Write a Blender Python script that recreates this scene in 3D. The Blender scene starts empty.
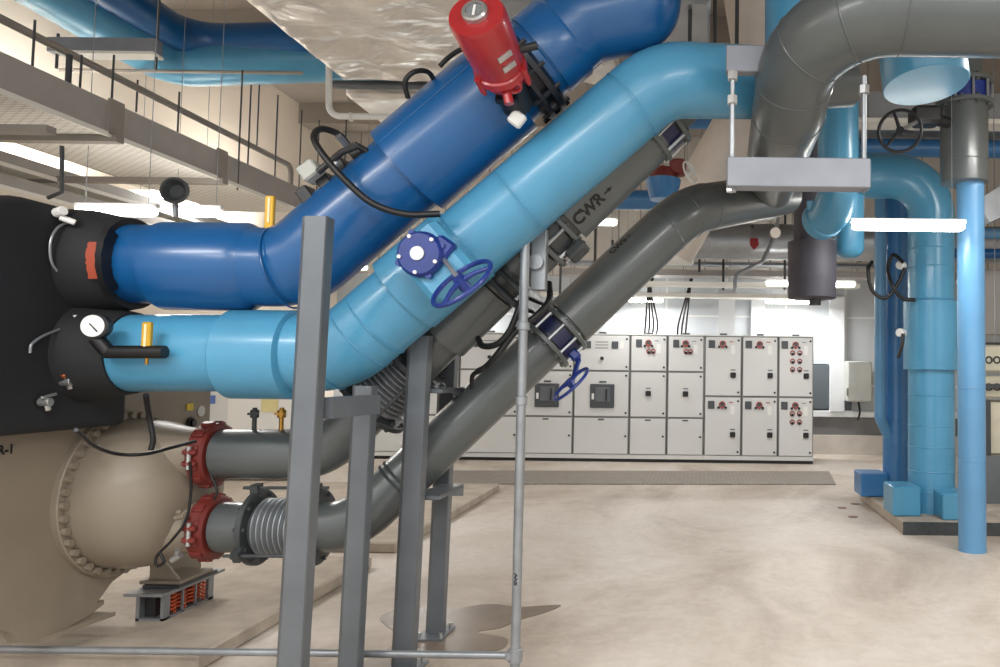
import bpy, math, random
from mathutils import Vector as V, Matrix, Euler, noise
random.seed(7)
SC = bpy.context.scene
COL = SC.collection
PI = math.pi
# ------------------------------------------------------------------ camera
F, CX, CY, CH = 750.0, 700.0, 333.5, 1.56
cam = bpy.data.cameras.new('camera'); camo = bpy.data.objects.new('camera', cam); COL.objects.link(camo)
cam.sensor_width = 36; cam.lens = 27.0; cam.shift_x = -0.2; cam.clip_start = 0.05; cam.clip_end = 200
MR = Matrix.Rotation(math.radians(90 + 2.8), 4, 'X') @ Matrix.Rotation(math.radians(0.7), 4, 'Z')
camo.matrix_world = Matrix.Translation((0, 0, CH)) @ MR
SC.camera = camo
def ray(px, py):
    return MR.to_3x3() @ V(((px - CX) / F, -(py - CY) / F, -1.0))
def P(px, py, y):
    d = ray(px, py); k = y / d.y
    return V((d.x * k, y, CH + d.z * k))
def PX(px, py, X):
    d = ray(px, py); k = X / d.x
    return V((X, d.y * k, CH + d.z * k))
def PH(px, py, h):
    d = ray(px, py); k = (h - CH) / d.z
    return V((d.x * k, d.y * k, h))
def S(n, y): return n * y / F          # pixels -> metres at depth y
# ------------------------------------------------------------------ materials
def lin(c):
    c = c / 255.0
    return c / 12.92 if c <= 0.04045 else ((c + 0.055) / 1.055) ** 2.4
def rgb(r, g, b): return (lin(r), lin(g), lin(b), 1)
MATS = {}
def mat(name, col, rough=0.5, metal=0.0, var=0.06, scale=4.0, bump=0.0, bscale=30.0, emit=0.0, coat=0.0):
    if name in MATS: return MATS[name]
    m = bpy.data.materials.new(name); m.use_nodes = True
    nt = m.node_tree; b = nt.nodes['Principled BSDF']
    c = rgb(*col)
    b.inputs['Roughness'].default_value = rough
    b.inputs['Metallic'].default_value = metal
    if coat: b.inputs['Coat Weight'].default_value = coat; b.inputs['Coat Roughness'].default_value = 0.15
    tc = nt.nodes.new('ShaderNodeTexCoord')
    if var > 0:
        n = nt.nodes.new('ShaderNodeTexNoise'); n.inputs['Scale'].default_value = scale; n.inputs['Detail'].default_value = 5
        nt.links.new(tc.outputs['Object'], n.inputs['Vector'])
        r = nt.nodes.new('ShaderNodeValToRGB')
        r.color_ramp.elements[0].position = 0.3; r.color_ramp.elements[1].position = 0.7
        r.color_ramp.elements[0].color = (c[0] * (1 - var * 2), c[1] * (1 - var * 2), c[2] * (1 - var * 2), 1)
        r.color_ramp.elements[1].color = (min(1, c[0] * (1 + var)), min(1, c[1] * (1 + var)), min(1, c[2] * (1 + var)), 1)
        nt.links.new(n.outputs['Fac'], r.inputs['Fac']); nt.links.new(r.outputs['Color'], b.inputs['Base Color'])
    else:
        b.inputs['Base Color'].default_value = c
    if bump > 0:
        n2 = nt.nodes.new('ShaderNodeTexNoise'); n2.inputs['Scale'].default_value = bscale; n2.inputs['Detail'].default_value = 4
        nt.links.new(tc.outputs['Object'], n2.inputs['Vector'])
        bp = nt.nodes.new('ShaderNodeBump'); bp.inputs['Strength'].default_value = bump; bp.inputs['Distance'].default_value = 0.02
        nt.links.new(n2.outputs['Fac'], bp.inputs['Height']); nt.links.new(bp.outputs['Normal'], b.inputs['Normal'])
    if emit > 0:
        b.inputs['Emission Color'].default_value = c; b.inputs['Emission Strength'].default_value = emit
    MATS[name] = m
    return m
NAVY = mat('dark_blue_cladding', (12, 82, 138), 0.3, 0, 0.05, 2.0, 0.10, 5, coat=0.2)
SKY = mat('light_blue_cladding', (76, 146, 182), 0.33, 0, 0.05, 2.0, 0.10, 5, coat=0.25)
SKY2 = mat('sky_blue_paint', (92, 146, 188), 0.33, 0, 0.04, 2.0, 0.08, 6, coat=0.2)
MID = mat('mid_blue_paint', (58, 118, 172), 0.35, 0, 0.06, 2.0, 0.1, 6, coat=0.2)
GREY = mat('grey_pipe_paint', (84, 89, 89), 0.34, 0.0, 0.04, 3, 0.05, 6, coat=0.25)
GREYD = mat('dark_grey_iron', (66, 70, 72), 0.45, 0.2, 0.1, 20)
CHAR = mat('charcoal_insulation', (66, 64, 74), 0.6, 0, 0.05, 6, 0.1, 10)
FOAM = mat('black_rubber_insulation', (27, 28, 31), 0.75, 0, 0.12, 2.5, 0.12, 6)
RUB = mat('black_rubber', (16, 16, 18), 0.45, 0, 0)
BEIGE = mat('beige_machine_paint', (140, 129, 114), 0.45, 0, 0.03, 2)
RED = mat('red_coupling_paint', (118, 44, 38), 0.45, 0, 0.1, 12, 0.1, 30)
RED2 = mat('red_actuator_paint', (160, 34, 38), 0.35, 0, 0.06, 8, coat=0.3)
STEEL = mat('galvanised_steel', (150, 154, 158), 0.38, 0.55, 0.08, 9)
STEELP = mat('post_grey_paint', (104, 109, 114), 0.38, 0.3, 0.06, 5)
STRUT = mat('strut_grey', (134, 138, 146), 0.5, 0.2, 0.05, 8)
GALV = mat('bright_zinc', (190, 192, 192), 0.3, 0.8, 0.1, 12)
CHROME = mat('chrome', (215, 215, 215), 0.15, 1.0, 0)
BRASS = mat('brass', (176, 132, 60), 0.3, 0.9, 0)
YEL = mat('yellow_thermometer', (205, 160, 40), 0.4, 0.2, 0.05)
PILW = mat('pillar_white', (226, 229, 232), 0.5, 0, 0)
SKIRT = mat('skirting_pale', (200, 194, 186), 0.7, 0, 0.05)
WHITE = mat('white_plastic', (225, 225, 222), 0.4, 0, 0)
BLUEV = mat('royal_blue_valve', (20, 46, 122), 0.4, 0, 0.08, 15, coat=0.2)
NAVYV = mat('dark_navy_valve', (24, 30, 70), 0.4, 0, 0.1, 15)
CAB = mat('cabinet_light_grey', (208, 209, 208), 0.42, 0, 0.01, 2)
CABJ = mat('cabinet_gap_grey', (130, 130, 128), 0.5, 0, 0)
BLK = mat('black_plastic', (26, 26, 28), 0.45, 0, 0)
DISP = mat('dark_grey_panel', (70, 74, 78), 0.4, 0, 0)
REDL = mat('red_button', (160, 74, 62), 0.4, 0, 0)
ORG = mat('orange_spring', (190, 84, 48), 0.45, 0.1, 0.05)
CONC = mat('plinth_concrete', (176, 164, 150), 0.8, 0, 0.1, 5, 0.2, 25)
CREAM = mat('cream_cladding', (226, 216, 206), 0.5, 0.0, 0.05, 4, 0.1, 8)
TRAYW = mat('tray_white', (236, 234, 226), 0.5, 0, 0)
TRAYG = mat('tray_grey', (172, 168, 164), 0.5, 0.15, 0.04, 4)
COPPER = mat('copper', (190, 110, 70), 0.35, 0.8, 0)
INK = mat('black_ink', (14, 14, 16), 0.6, 0, 0)
PAINTG = mat('warm_grey_paint', (150, 143, 136), 0.5, 0, 0.04, 5)
TUBE = mat('lamp_tube', (255, 252, 246), 0.5, 0, 0, emit=16.0)
def foil_mat():
    m = mat('silver_foil', (242, 238, 232), 0.28, 0.55, 0.1, 3, 0.0)
    nt = m.node_tree; b = nt.nodes['Principled BSDF']
    tc = nt.nodes.new('ShaderNodeTexCoord'); mp = nt.nodes.new('ShaderNodeMapping'); mp.inputs['Scale'].default_value = (1.2, 3.5, 3)
    n = nt.nodes.new('ShaderNodeTexNoise'); n.inputs['Scale'].default_value = 1.6; n.inputs['Detail'].default_value = 3; n.inputs['Distortion'].default_value = 1.2
    bp = nt.nodes.new('ShaderNodeBump'); bp.inputs['Strength'].default_value = 0.6; bp.inputs['Distance'].default_value = 0.08
    nt.links.new(tc.outputs['Object'], mp.inputs['Vector']); nt.links.new(mp.outputs['Vector'], n.inputs['Vector'])
    nt.links.new(n.outputs['Fac'], bp.inputs['Height']); nt.links.new(bp.outputs['Normal'], b.inputs['Normal'])
    return m
FOIL = foil_mat()
DUCT = mat('galvanised_duct', (168, 172, 176), 0.35, 0.6, 0.08, 3, 0.2, 4)
def floor_mat():
    m = bpy.data.materials.new('concrete_floor'); m.use_nodes = True
    nt = m.node_tree; b = nt.nodes['Principled BSDF']; N = nt.nodes.new; L = nt.links.new
    tc = N('ShaderNodeTexCoord'); mp = N('ShaderNodeMapping'); mp.inputs['Scale'].default_value = (0.8, 0.55, 1)
    L(tc.outputs['Object'], mp.inputs['Vector'])
    n1 = N('ShaderNodeTexNoise'); n1.inputs['Scale'].default_value = 0.9; n1.inputs['Detail'].default_value = 8; n1.inputs['Roughness'].default_value = 0.62; n1.inputs['Distortion'].default_value = 0.7
    L(mp.outputs['Vector'], n1.inputs['Vector'])
    r1 = N('ShaderNodeValToRGB'); e = r1.color_ramp.elements
    e[0].position = 0.32; e[0].color = rgb(156, 141, 126); e[1].position = 0.72; e[1].color = rgb(212, 205, 197)
    x = r1.color_ramp.elements.new(0.5); x.color = rgb(196, 185, 173)
    L(n1.outputs['Fac'], r1.inputs['Fac'])
    n2 = N('ShaderNodeTexNoise'); n2.inputs['Scale'].default_value = 7; n2.inputs['Detail'].default_value = 7; n2.inputs['Distortion'].default_value = 1.5
    L(tc.outputs['Object'], n2.inputs['Vector'])
    r2 = N('ShaderNodeValToRGB'); r2.color_ramp.elements[0].position = 0.3; r2.color_ramp.elements[0].color = (0.9, 0.885, 0.87, 1)
    r2.color_ramp.elements[1].position = 0.6; r2.color_ramp.elements[1].color = (1, 1, 1, 1)
    L(n2.outputs['Fac'], r2.inputs['Fac'])
    mx = N('ShaderNodeMix'); mx.data_type = 'RGBA'; mx.blend_type = 'MULTIPLY'; mx.inputs[0].default_value = 1
    L(r1.outputs['Color'], mx.inputs[6]); L(r2.outputs['Color'], mx.inputs[7]); L(mx.outputs[2], b.inputs['Base Color'])
    r3 = N('ShaderNodeMapRange'); r3.inputs['To Min'].default_value = 0.35; r3.inputs['To Max'].default_value = 0.65
    L(n1.outputs['Fac'], r3.inputs['Value']); L(r3.outputs['Result'], b.inputs['Roughness'])
    bp = N('ShaderNodeBump'); bp.inputs['Strength'].default_value = 0.15; bp.inputs['Distance'].default_value = 0.02
    L(n2.outputs['Fac'], bp.inputs['Height']); L(bp.outputs['Normal'], b.inputs['Normal'])
    return m
def brick_mat(name, c1, cm, w, h, off=0.0, mortar=0.01, rough=0.5, rot=(PI / 2, 0, 0), var=0.02, metal=0):
    m = bpy.data.materials.new(name); m.use_nodes = True
    nt = m.node_tree; b = nt.nodes['Principled BSDF']; N = nt.nodes.new; L = nt.links.new
    tc = N('ShaderNodeTexCoord'); mp = N('ShaderNodeMapping'); mp.inputs['Rotation'].default_value = rot
    L(tc.outputs['Object'], mp.inputs['Vector'])
    bk = N('ShaderNodeTexBrick'); bk.offset = off
    bk.inputs['Scale'].default_value = 1; bk.inputs['Brick Width'].default_value = w; bk.inputs['Row Height'].default_value = h
    bk.inputs['Mortar Size'].default_value = mortar; bk.inputs['Color1'].default_value = rgb(*c1)
    bk.inputs['Color2'].default_value = rgb(*[int(v * (1 - var)) for v in c1]); bk.inputs['Mortar'].default_value = rgb(*cm)
    L(mp.outputs['Vector'], bk.inputs['Vector']); L(bk.outputs['Color'], b.inputs['Base Color'])
    b.inputs['Roughness'].default_value = rough; b.inputs['Metallic'].default_value = metal
    return m
# ------------------------------------------------------------------ mesh builder
def basis(d, up=None):
    d = V(d).normalized()
    u = V(up) if up is not None else (V((0, 0, 1)) if abs(d.z) < 0.9 else V((0, 1, 0)))
    a = u - d * u.dot(d); a.normalize()
    return a, d.cross(a)
def fillet(pts, rad, n=10):
    """polyline with rounded corners; rad one number or list per inner corner"""
    pts = [V(p) for p in pts]; out = [pts[0]]
    for i in range(1, len(pts) - 1):
        r = rad[i - 1] if isinstance(rad, (list, tuple)) else rad
        a = (pts[i - 1] - pts[i]).normalized(); b = (pts[i + 1] - pts[i]).normalized()
        ang = a.angle(b); t = r / math.tan(ang / 2)
        t = min(t, (pts[i - 1] - pts[i]).length * 0.95, (pts[i + 1] - pts[i]).length * 0.95)
        r = t * math.tan(ang / 2)
        c = pts[i] + (a + b).normalized() * (r / math.sin(ang / 2))
        p0 = pts[i] + a * t - c; p1 = pts[i] + b * t - c; w = p0.angle(p1)
        for k in range(n + 1):
            s = k / n
            out.append(c + (p0 * math.sin((1 - s) * w) + p1 * math.sin(s * w)) / math.sin(w))
    out.append(pts[-1]); return out
def catmull(pts, n=8):
    pts = [V(p) for p in pts]; q = [pts[0] * 2 - pts[1]] + pts + [pts[-1] * 2 - pts[-2]]; out = []
    for i in range(1, len(q) - 2):
        for k in range(n):
            t = k / n; a, b, c, d = q[i - 1], q[i], q[i + 1], q[i + 2]
            out.append(0.5 * ((2 * b) + (c - a) * t + (2 * a - 5 * b + 4 * c - d) * t * t + (3 * b - a - 3 * c + d) * t ** 3))
    out.append(pts[-1]); return out
class MB:
    def __init__(s): s.v = []; s.f = []
    def tube(s, pts, r, seg=24, cap=True):
        pts = [V(p) for p in pts]; n = len(pts); base = len(s.v)
        rs = r if isinstance(r, (list, tuple)) else [r] * n
        tg = []
        for i in range(n):
            a = pts[min(i + 1, n - 1)] - pts[max(i - 1, 0)]
            if i and i < n - 1: a = (pts[i + 1] - pts[i]).normalized() + (pts[i] - pts[i - 1]).normalized()
            tg.append(a.normalized())
        a, b = basis(tg[0])
        for i in range(n):
            if i:
                a = a - tg[i] * a.dot(tg[i]); a.normalize(); b = tg[i].cross(a)
            for k in range(seg):
                w = 2 * PI * k / seg
                s.v.append(pts[i] + (a * math.cos(w) + b * math.sin(w)) * rs[i])
        for i in range(n - 1):
            for k in range(seg):
                k2 = (k + 1) % seg; o = base + i * seg
                s.f.append((o + k, o + k2, o + seg + k2, o + seg + k))
        if cap:
            s.f.append(tuple(base + k for k in range(seg))[::-1]); s.f.append(tuple(base + (n - 1) * seg + k for k in range(seg)))
        return s
    def lathe(s, o, ax, prof, seg=32, up=None, cap=True):
        o = V(o); ax = V(ax).normalized(); a, b = basis(ax, up); base = len(s.v); n = len(prof)
        for t, r in prof:
            for k in range(seg):
                w = 2 * PI * k / seg
                s.v.append(o + ax * t + (a * math.cos(w) + b * math.sin(w)) * max(r, 1e-4))
        for i in range(n - 1):
            for k in range(seg):
                k2 = (k + 1) % seg; q = base + i * seg
                s.f.append((q + k, q + k2, q + seg + k2, q + seg + k))
        if cap:
            s.f.append(tuple(base + k for k in range(seg))[::-1]); s.f.append(tuple(base + (n - 1) * seg + k for k in range(seg)))
        return s
    def cyl(s, p0, p1, r, seg=16, ch=0.0):
        p0 = V(p0); p1 = V(p1); L = (p1 - p0).length
        if ch: return s.lathe(p0, p1 - p0, [(0, r - ch), (ch, r), (L - ch, r), (L, r - ch)], seg)
        return s.lathe(p0, p1 - p0, [(0, r), (L, r)], seg)
    def box(s, c, h, ax=None, ch=0.0):
        c = V(c); X, Y, Z = ax if ax else (V((1, 0, 0)), V((0, 1, 0)), V((0, 0, 1)))
        X = V(X).normalized(); Y = V(Y).normalized(); Z = V(Z).normalized(); hx, hy, hz = h; base = len(s.v)
        if ch <= 0:
            for sx, sy, sz in ((-1, -1, -1), (1, -1, -1), (1, 1, -1), (-1, 1, -1), (-1, -1, 1), (1, -1, 1), (1, 1, 1), (-1, 1, 1)):
                s.v.append(c + X * hx * sx + Y * hy * sy + Z * hz * sz)
            for f in ((0, 3, 2, 1), (4, 5, 6, 7), (0, 1, 5, 4), (1, 2, 6, 5), (2, 3, 7, 6), (3, 0, 4, 7)):
                s.f.append(tuple(base + k for k in f))
            return s
        ch = min(ch, hx * 0.9, hy * 0.9, hz * 0.9)
        rings = [(hx - ch, hy - ch, -hz), (hx, hy, -hz + ch), (hx, hy, hz - ch), (hx - ch, hy - ch, hz)]
        for (a, b, z) in rings:
            for q in ((-a + ch, -b), (a - ch, -b), (a, -b + ch), (a, b - ch), (a - ch, b), (-a + ch, b), (-a, b - ch), (-a, -b + ch)):
                s.v.append(c + X * q[0] + Y * q[1] + Z * z)
        for i in range(3):
            for k in range(8):
                k2 = (k + 1) % 8; o = base + i * 8
                s.f.append((o + k, o + k2, o + 8 + k2, o + 8 + k))
        s.f.append(tuple(base + k for k in range(8))[::-1]); s.f.append(tuple(base + 24 + k for k in range(8)))
        return s
    def bb(s, x0, x1, y0, y1, z0, z1, ch=0.0):
        return s.box(((x0 + x1) / 2, (y0 + y1) / 2, (z0 + z1) / 2), (abs(x1 - x0) / 2, abs(y1 - y0) / 2, abs(z1 - z0) / 2), None, ch)
    def prism(s, poly, ext):
        ext = V(ext); n = len(poly); base = len(s.v)
        poly = [V(p) for p in poly]
        nrm = V((0, 0, 0))
        for i in range(n): nrm += poly[i].cross(poly[(i + 1) % n])
        if nrm.dot(ext) < 0: poly = poly[::-1]
        s.v += poly + [p + ext for p in poly]
        s.f.append(tuple(base + k for k in range(n))[::-1]); s.f.append(tuple(base + n + k for k in range(n)))
        for k in range(n):
            k2 = (k + 1) % n; s.f.append((base + k, base + k2, base + n + k2, base + n + k))
        return s
    def torus(s, c, nrm, R, r, seg=32, sr=10, a0=0, a1=2 * PI, up=None):
        a, b = basis(nrm, up); nrm = V(nrm).normalized(); c = V(c); base = len(s.v)
        full = abs(a1 - a0 - 2 * PI) < 1e-6; n = seg if full else seg + 1
        for i in range(n):
            w = a0 + (a1 - a0) * i / seg; d = a * math.cos(w) + b * math.sin(w)
            for k in range(sr):
                u = 2 * PI * k / sr; s.v.append(c + d * (R + r * math.cos(u)) + nrm * r * math.sin(u))
        for i in range(seg if full else seg):
            j = (i + 1) % n
            for k in range(sr):
                k2 = (k + 1) % sr
                s.f.append((base + i * sr + k, base + j * sr + k, base + j * sr + k2, base + i * sr + k2))
        return s
    def bolts(s, c, ax, R, n, r, L, a0=0.0, up=None, seg=6):
        a, b = basis(ax, up); ax = V(ax).normalized(); c = V(c)
        for k in range(n):
            w = a0 + 2 * PI * k / n; q = c + (a * math.cos(w) + b * math.sin(w)) * R
            s.lathe(q - ax * L / 2, ax, [(0, r), (L, r)], seg)
        return s
LOC = {}
def build(name, mb, m, parent=None, smooth=0.6, bevel=0):
    c = V((0, 0, 0))
    lo = V([min(v[i] for v in mb.v) for i in range(3)]); hi = V([max(v[i] for v in mb.v) for i in range(3)])
    c = (lo + hi) / 2
    if parent is None: c.z = lo.z
    me = bpy.data.meshes.new(name); me.from_pydata([v - c for v in mb.v], [], mb.f); me.update()
    me.materials.append(m)
    if smooth:
        for p in me.polygons: p.use_smooth = True
        me.set_sharp_from_angle(angle=smooth)
    o = bpy.data.objects.new(name, me); COL.objects.link(o)
    if parent is not None:
        o.parent = parent; o.location = c - LOC[parent.name]
    else: o.location = c
    LOC[o.name] = c
    if bevel:
        bm = o.modifiers.new('bevel', 'BEVEL'); bm.width = bevel; bm.segments = 2; bm.limit_method = 'ANGLE'
    return o
SPLIT = {'seam_ring', 'bolts', 'stud_bolts', 'cover_bolts', 'side_lug', 'anchor_bolts', 'bolt_pad', 'flange', 'bolted_flange', 'strap_band', 'spring', 'nameplate_strips'}
SING = {'bolts': 'bolt', 'stud_bolts': 'stud_bolt', 'cover_bolts': 'cover_bolt', 'anchor_bolts': 'anchor_bolt', 'nameplate_strips': 'nameplate_strip'}
_build = build
def build(name, mb, m, parent=None, smooth=0.6, bevel=0):
    if parent is None or name not in SPLIT: return _build(name, mb, m, parent, smooth, bevel)
    par = list(range(len(mb.v)))
    def find(a):
        while par[a] != a: par[a] = par[par[a]]; a = par[a]
        return a
    for f in mb.f:
        r0 = find(f[0])
        for k in f[1:]: par[find(k)] = r0
    comp = {}
    for f in mb.f: comp.setdefault(find(f[0]), []).append(f)
    first = None
    for fs in sorted(comp.values(), key=lambda q: -len(q)):
        ids = sorted({k for f in fs for k in f}); mp = {k: i for i, k in enumerate(ids)}
        b = MB(); b.v = [mb.v[k] for k in ids]; b.f = [tuple(mp[k] for k in f) for f in fs]
        nm = SING.get(name, name)
        if first is not None and name in ('flange', 'bolted_flange'): nm = 'bolt'
        o = _build(nm, b, m, parent, smooth, bevel); first = first or o
    return first
def tag(o, label, cat, group=None, kind=None):
    o['label'] = label
    if cat: o['category'] = cat
    if group: o['group'] = group
    if kind: o['kind'] = kind
    return o
def thing(name, label, cat, loc, group=None):
    o = bpy.data.objects.new(name, None); COL.objects.link(o); o.location = loc; o.empty_display_size = 0.1
    LOC[o.name] = V(loc); tag(o, label, cat, group); return o
def struct(name, mb, m, smooth=0.6):
    o = build(name, mb, m, None, smooth); o['kind'] = 'structure'; return o
def textmesh(txt, size):
    cu = bpy.data.curves.new('t', 'FONT'); cu.body = txt; cu.size = size; cu.align_x = 'CENTER'; cu.align_y = 'CENTER'; cu.offset = size * 0.04
    ob = bpy.data.objects.new('t', cu); COL.objects.link(ob)
    dg = bpy.context.evaluated_depsgraph_get(); me = ob.evaluated_get(dg).to_mesh()
    vs = [v.co.copy() for v in me.vertices]; fs = [tuple(p.vertices) for p in me.polygons]
    ob.evaluated_get(dg).to_mesh_clear(); bpy.data.objects.remove(ob); bpy.data.curves.remove(cu)
    return vs, fs
def text_on_pipe(name, txt, size, c, ax, r, ang_dir, m, parent, arrow=False):
    """letters wrapped on a pipe: c on the axis, ang_dir points to the side the text sits on"""
    ax = V(ax).normalized(); d = V(ang_dir); d = (d - ax * d.dot(ax)).normalized(); u = ax.cross(d) * -1
    u = d.cross(ax)
    vs, fs = textmesh(txt, size)
    if arrow:
        x1 = max(v.x for v in vs); b = len(vs); t = size * 0.05
        for q in ((0.1, -1), (0.45, -1), (0.45, 1), (0.1, 1), (0.42, -3), (0.75, 0), (0.42, 3)):
            vs.append(V((x1 + q[0] * size, q[1] * t, 0)))
        fs += [(b, b + 1, b + 2, b + 3), (b + 4, b + 5, b + 6)]
    mb = MB()
    for v in vs:
        w = v.y / r
        mb.v.append(c + ax * v.x + (d * math.cos(w) + u * math.sin(w)) * (r + 0.003))
    mb.f = fs
    return build(name, mb, m, parent, 0)
def circum(mb, c, ax, r, th=0.005):
    mb.torus(c, ax, r, th, 40, 6)
def lerp(a, b, t): return V(a) * (1 - t) + V(b) * t
# ------------------------------------------------------------------ room
ZC = 6.1; WX = -7.0; WY = 14.4; RX = 8.0; Y0 = -3.0
FLOOR = floor_mat()
struct('floor', MB().bb(WX, RX, Y0, WY, -0.2, 0), FLOOR)
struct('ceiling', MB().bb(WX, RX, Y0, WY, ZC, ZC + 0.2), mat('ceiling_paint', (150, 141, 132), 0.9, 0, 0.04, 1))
struct('wall_left', MB().bb(WX - 0.2, WX, Y0, WY, 0, ZC), mat('wall_cream', (242, 230, 214), 0.85, 0, 0.02, 1))
struct('wall_right', MB().bb(RX, RX + 0.2, Y0, WY, 0, ZC), MATS['wall_cream'])
WPAN = brick_mat('partition_panels', (196, 202, 206), (224, 226, 226), 1.15, 1.3, 0, 0.02, 0.4)
WUP = brick_mat('upper_wall_boards', (206, 200, 192), (150, 142, 132), 0.42, 8, 0, 0.012, 0.7)
struct('wall_back', MB().bb(WX, RX, WY, WY + 0.2, 0, 3.35), WPAN)
struct('wall_back', MB().bb(WX, RX, WY, WY + 0.2, 3.35, ZC), WUP)
struct('baseboard_back', MB().bb(WX, RX, WY - 0.12, WY, 0, 0.36), SKIRT)
struct('trim_1', MB().bb(WX, RX, WY - 0.04, WY, 0.36, 0.7), mat('grey_band', (112, 112, 112), 0.6, 0, 0.05))
struct('trim_2', MB().bb(WX, RX, WY - 0.1, WY, 0.7, 0.82, 0.01), PILW)
# white wall pillar and frames behind the switchboard
c = P(836, 400, WY)
struct('trim_3', MB().bb(c.x - 0.14, c.x + 0.14, WY - 0.14, WY, 0.8, 3.0, 0.01), PILW)
c2 = P(757, 400, WY)
struct('trim_4', MB().bb(c2.x - 0.14, c2.x + 0.14, WY - 0.14, WY, 0.8, 3.0, 0.01), PILW)
mb = MB()
a = P(815, 364, WY); b = P(829, 410, WY)
mb.bb(a.x - 0.2, b.x, WY - 0.07, WY - 0.01, b.z, a.z, 0.03)
mb.bb(P(843, 0, WY).x + 0.02, P(852, 0, WY).x, WY - 0.07, WY - 0.01, b.z, a.z, 0.03)
struct('trim_5', mb, mat('dark_recess', (92, 100, 106), 0.3, 0, 0))
# ceiling beams
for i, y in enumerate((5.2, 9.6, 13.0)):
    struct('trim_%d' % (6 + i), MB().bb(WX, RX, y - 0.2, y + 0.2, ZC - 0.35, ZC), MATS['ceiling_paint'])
# plinths
PL = -2.52
def plinth(name, mb): o = struct(name, mb, CONC); return o
plinth('trim_10', MB().bb(-6.8, PL, 3.87, 5.9, 0, 0.09, 0.012))
plinth('trim_11', MB().bb(-6.8, PL, 6.35, 9.6, 0, 0.09, 0.012))
RP = P(904, 531, 7.31).x
plinth('trim_12', MB().bb(RP, 4.6, 7.31, 9.3, 0, 0.12, 0.012))
# metal edging on the right plinth
struct('trim_13', MB().bb(RP - 0.012, 4.6, 7.295, 7.31, 0, 0.125), GREYD)
# floor grating
g0 = PH(480, 486, 0); g1 = PH(836, 485, 0); g2 = PH(829, 472, 0); g3 = PH(470, 472, 0)
gm = brick_mat('grating_plate', (158, 150, 142), (128, 120, 112), 0.12, 0.05, 0.5, 0.012, 0.6, (0, 0, 0), 0.12, 0.1)
mb = MB().prism([V((-4.5, g0.y, 0.001)), V((g1.x, g1.y, 0.001)), V((g2.x, g2.y, 0.001)), V((-4.5, g3.y, 0.001))], (0, 0, 0.012))
tag(build('floor_grating', mb, gm), 'long grey trench grating in the floor in front of the switchboard', 'floor grate')
# puddle
pud_ = [(352, 668), (398, 640), (380, 618), (410, 607), (450, 609), (490, 604), (520, 607), (560, 605), (547, 612), (520, 620), (500, 628), (478, 632), (496, 636), (508, 640), (500, 650), (470, 652), (450, 656), (420, 652), (400, 668)]
mb = MB().prism(catmull([PH(x, y, 0.001) for x, y in pud_], 5), (0, 0, 0.002))
WET = mat('wet_concrete', (120, 104, 90), 0.3, 0, 0.12, 6)
tag(build('water_puddle', mb, WET), 'shallow dark puddle on the floor around the rearmost steel post', 'puddle')
for i, (x, y) in enumerate(((842, 508), (855, 504), (853, 517))):
    c = PH(x, y, 0); mb = MB().lathe(c, (0, 0, 1), [(0, 0.055), (0.006, 0.05)], 12)
    tag(build('floor_plug', mb, mat('rusty_plug', (120, 92, 76), 0.7)), ['small rusty plug in the floor, left of the three beside the blue pipe plinth',
        'small rusty plug in the floor, farthest of the three beside the blue pipe plinth', 'small rusty plug in the floor, nearest of the three beside the blue pipe plinth'][i], 'floor plug')
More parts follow.
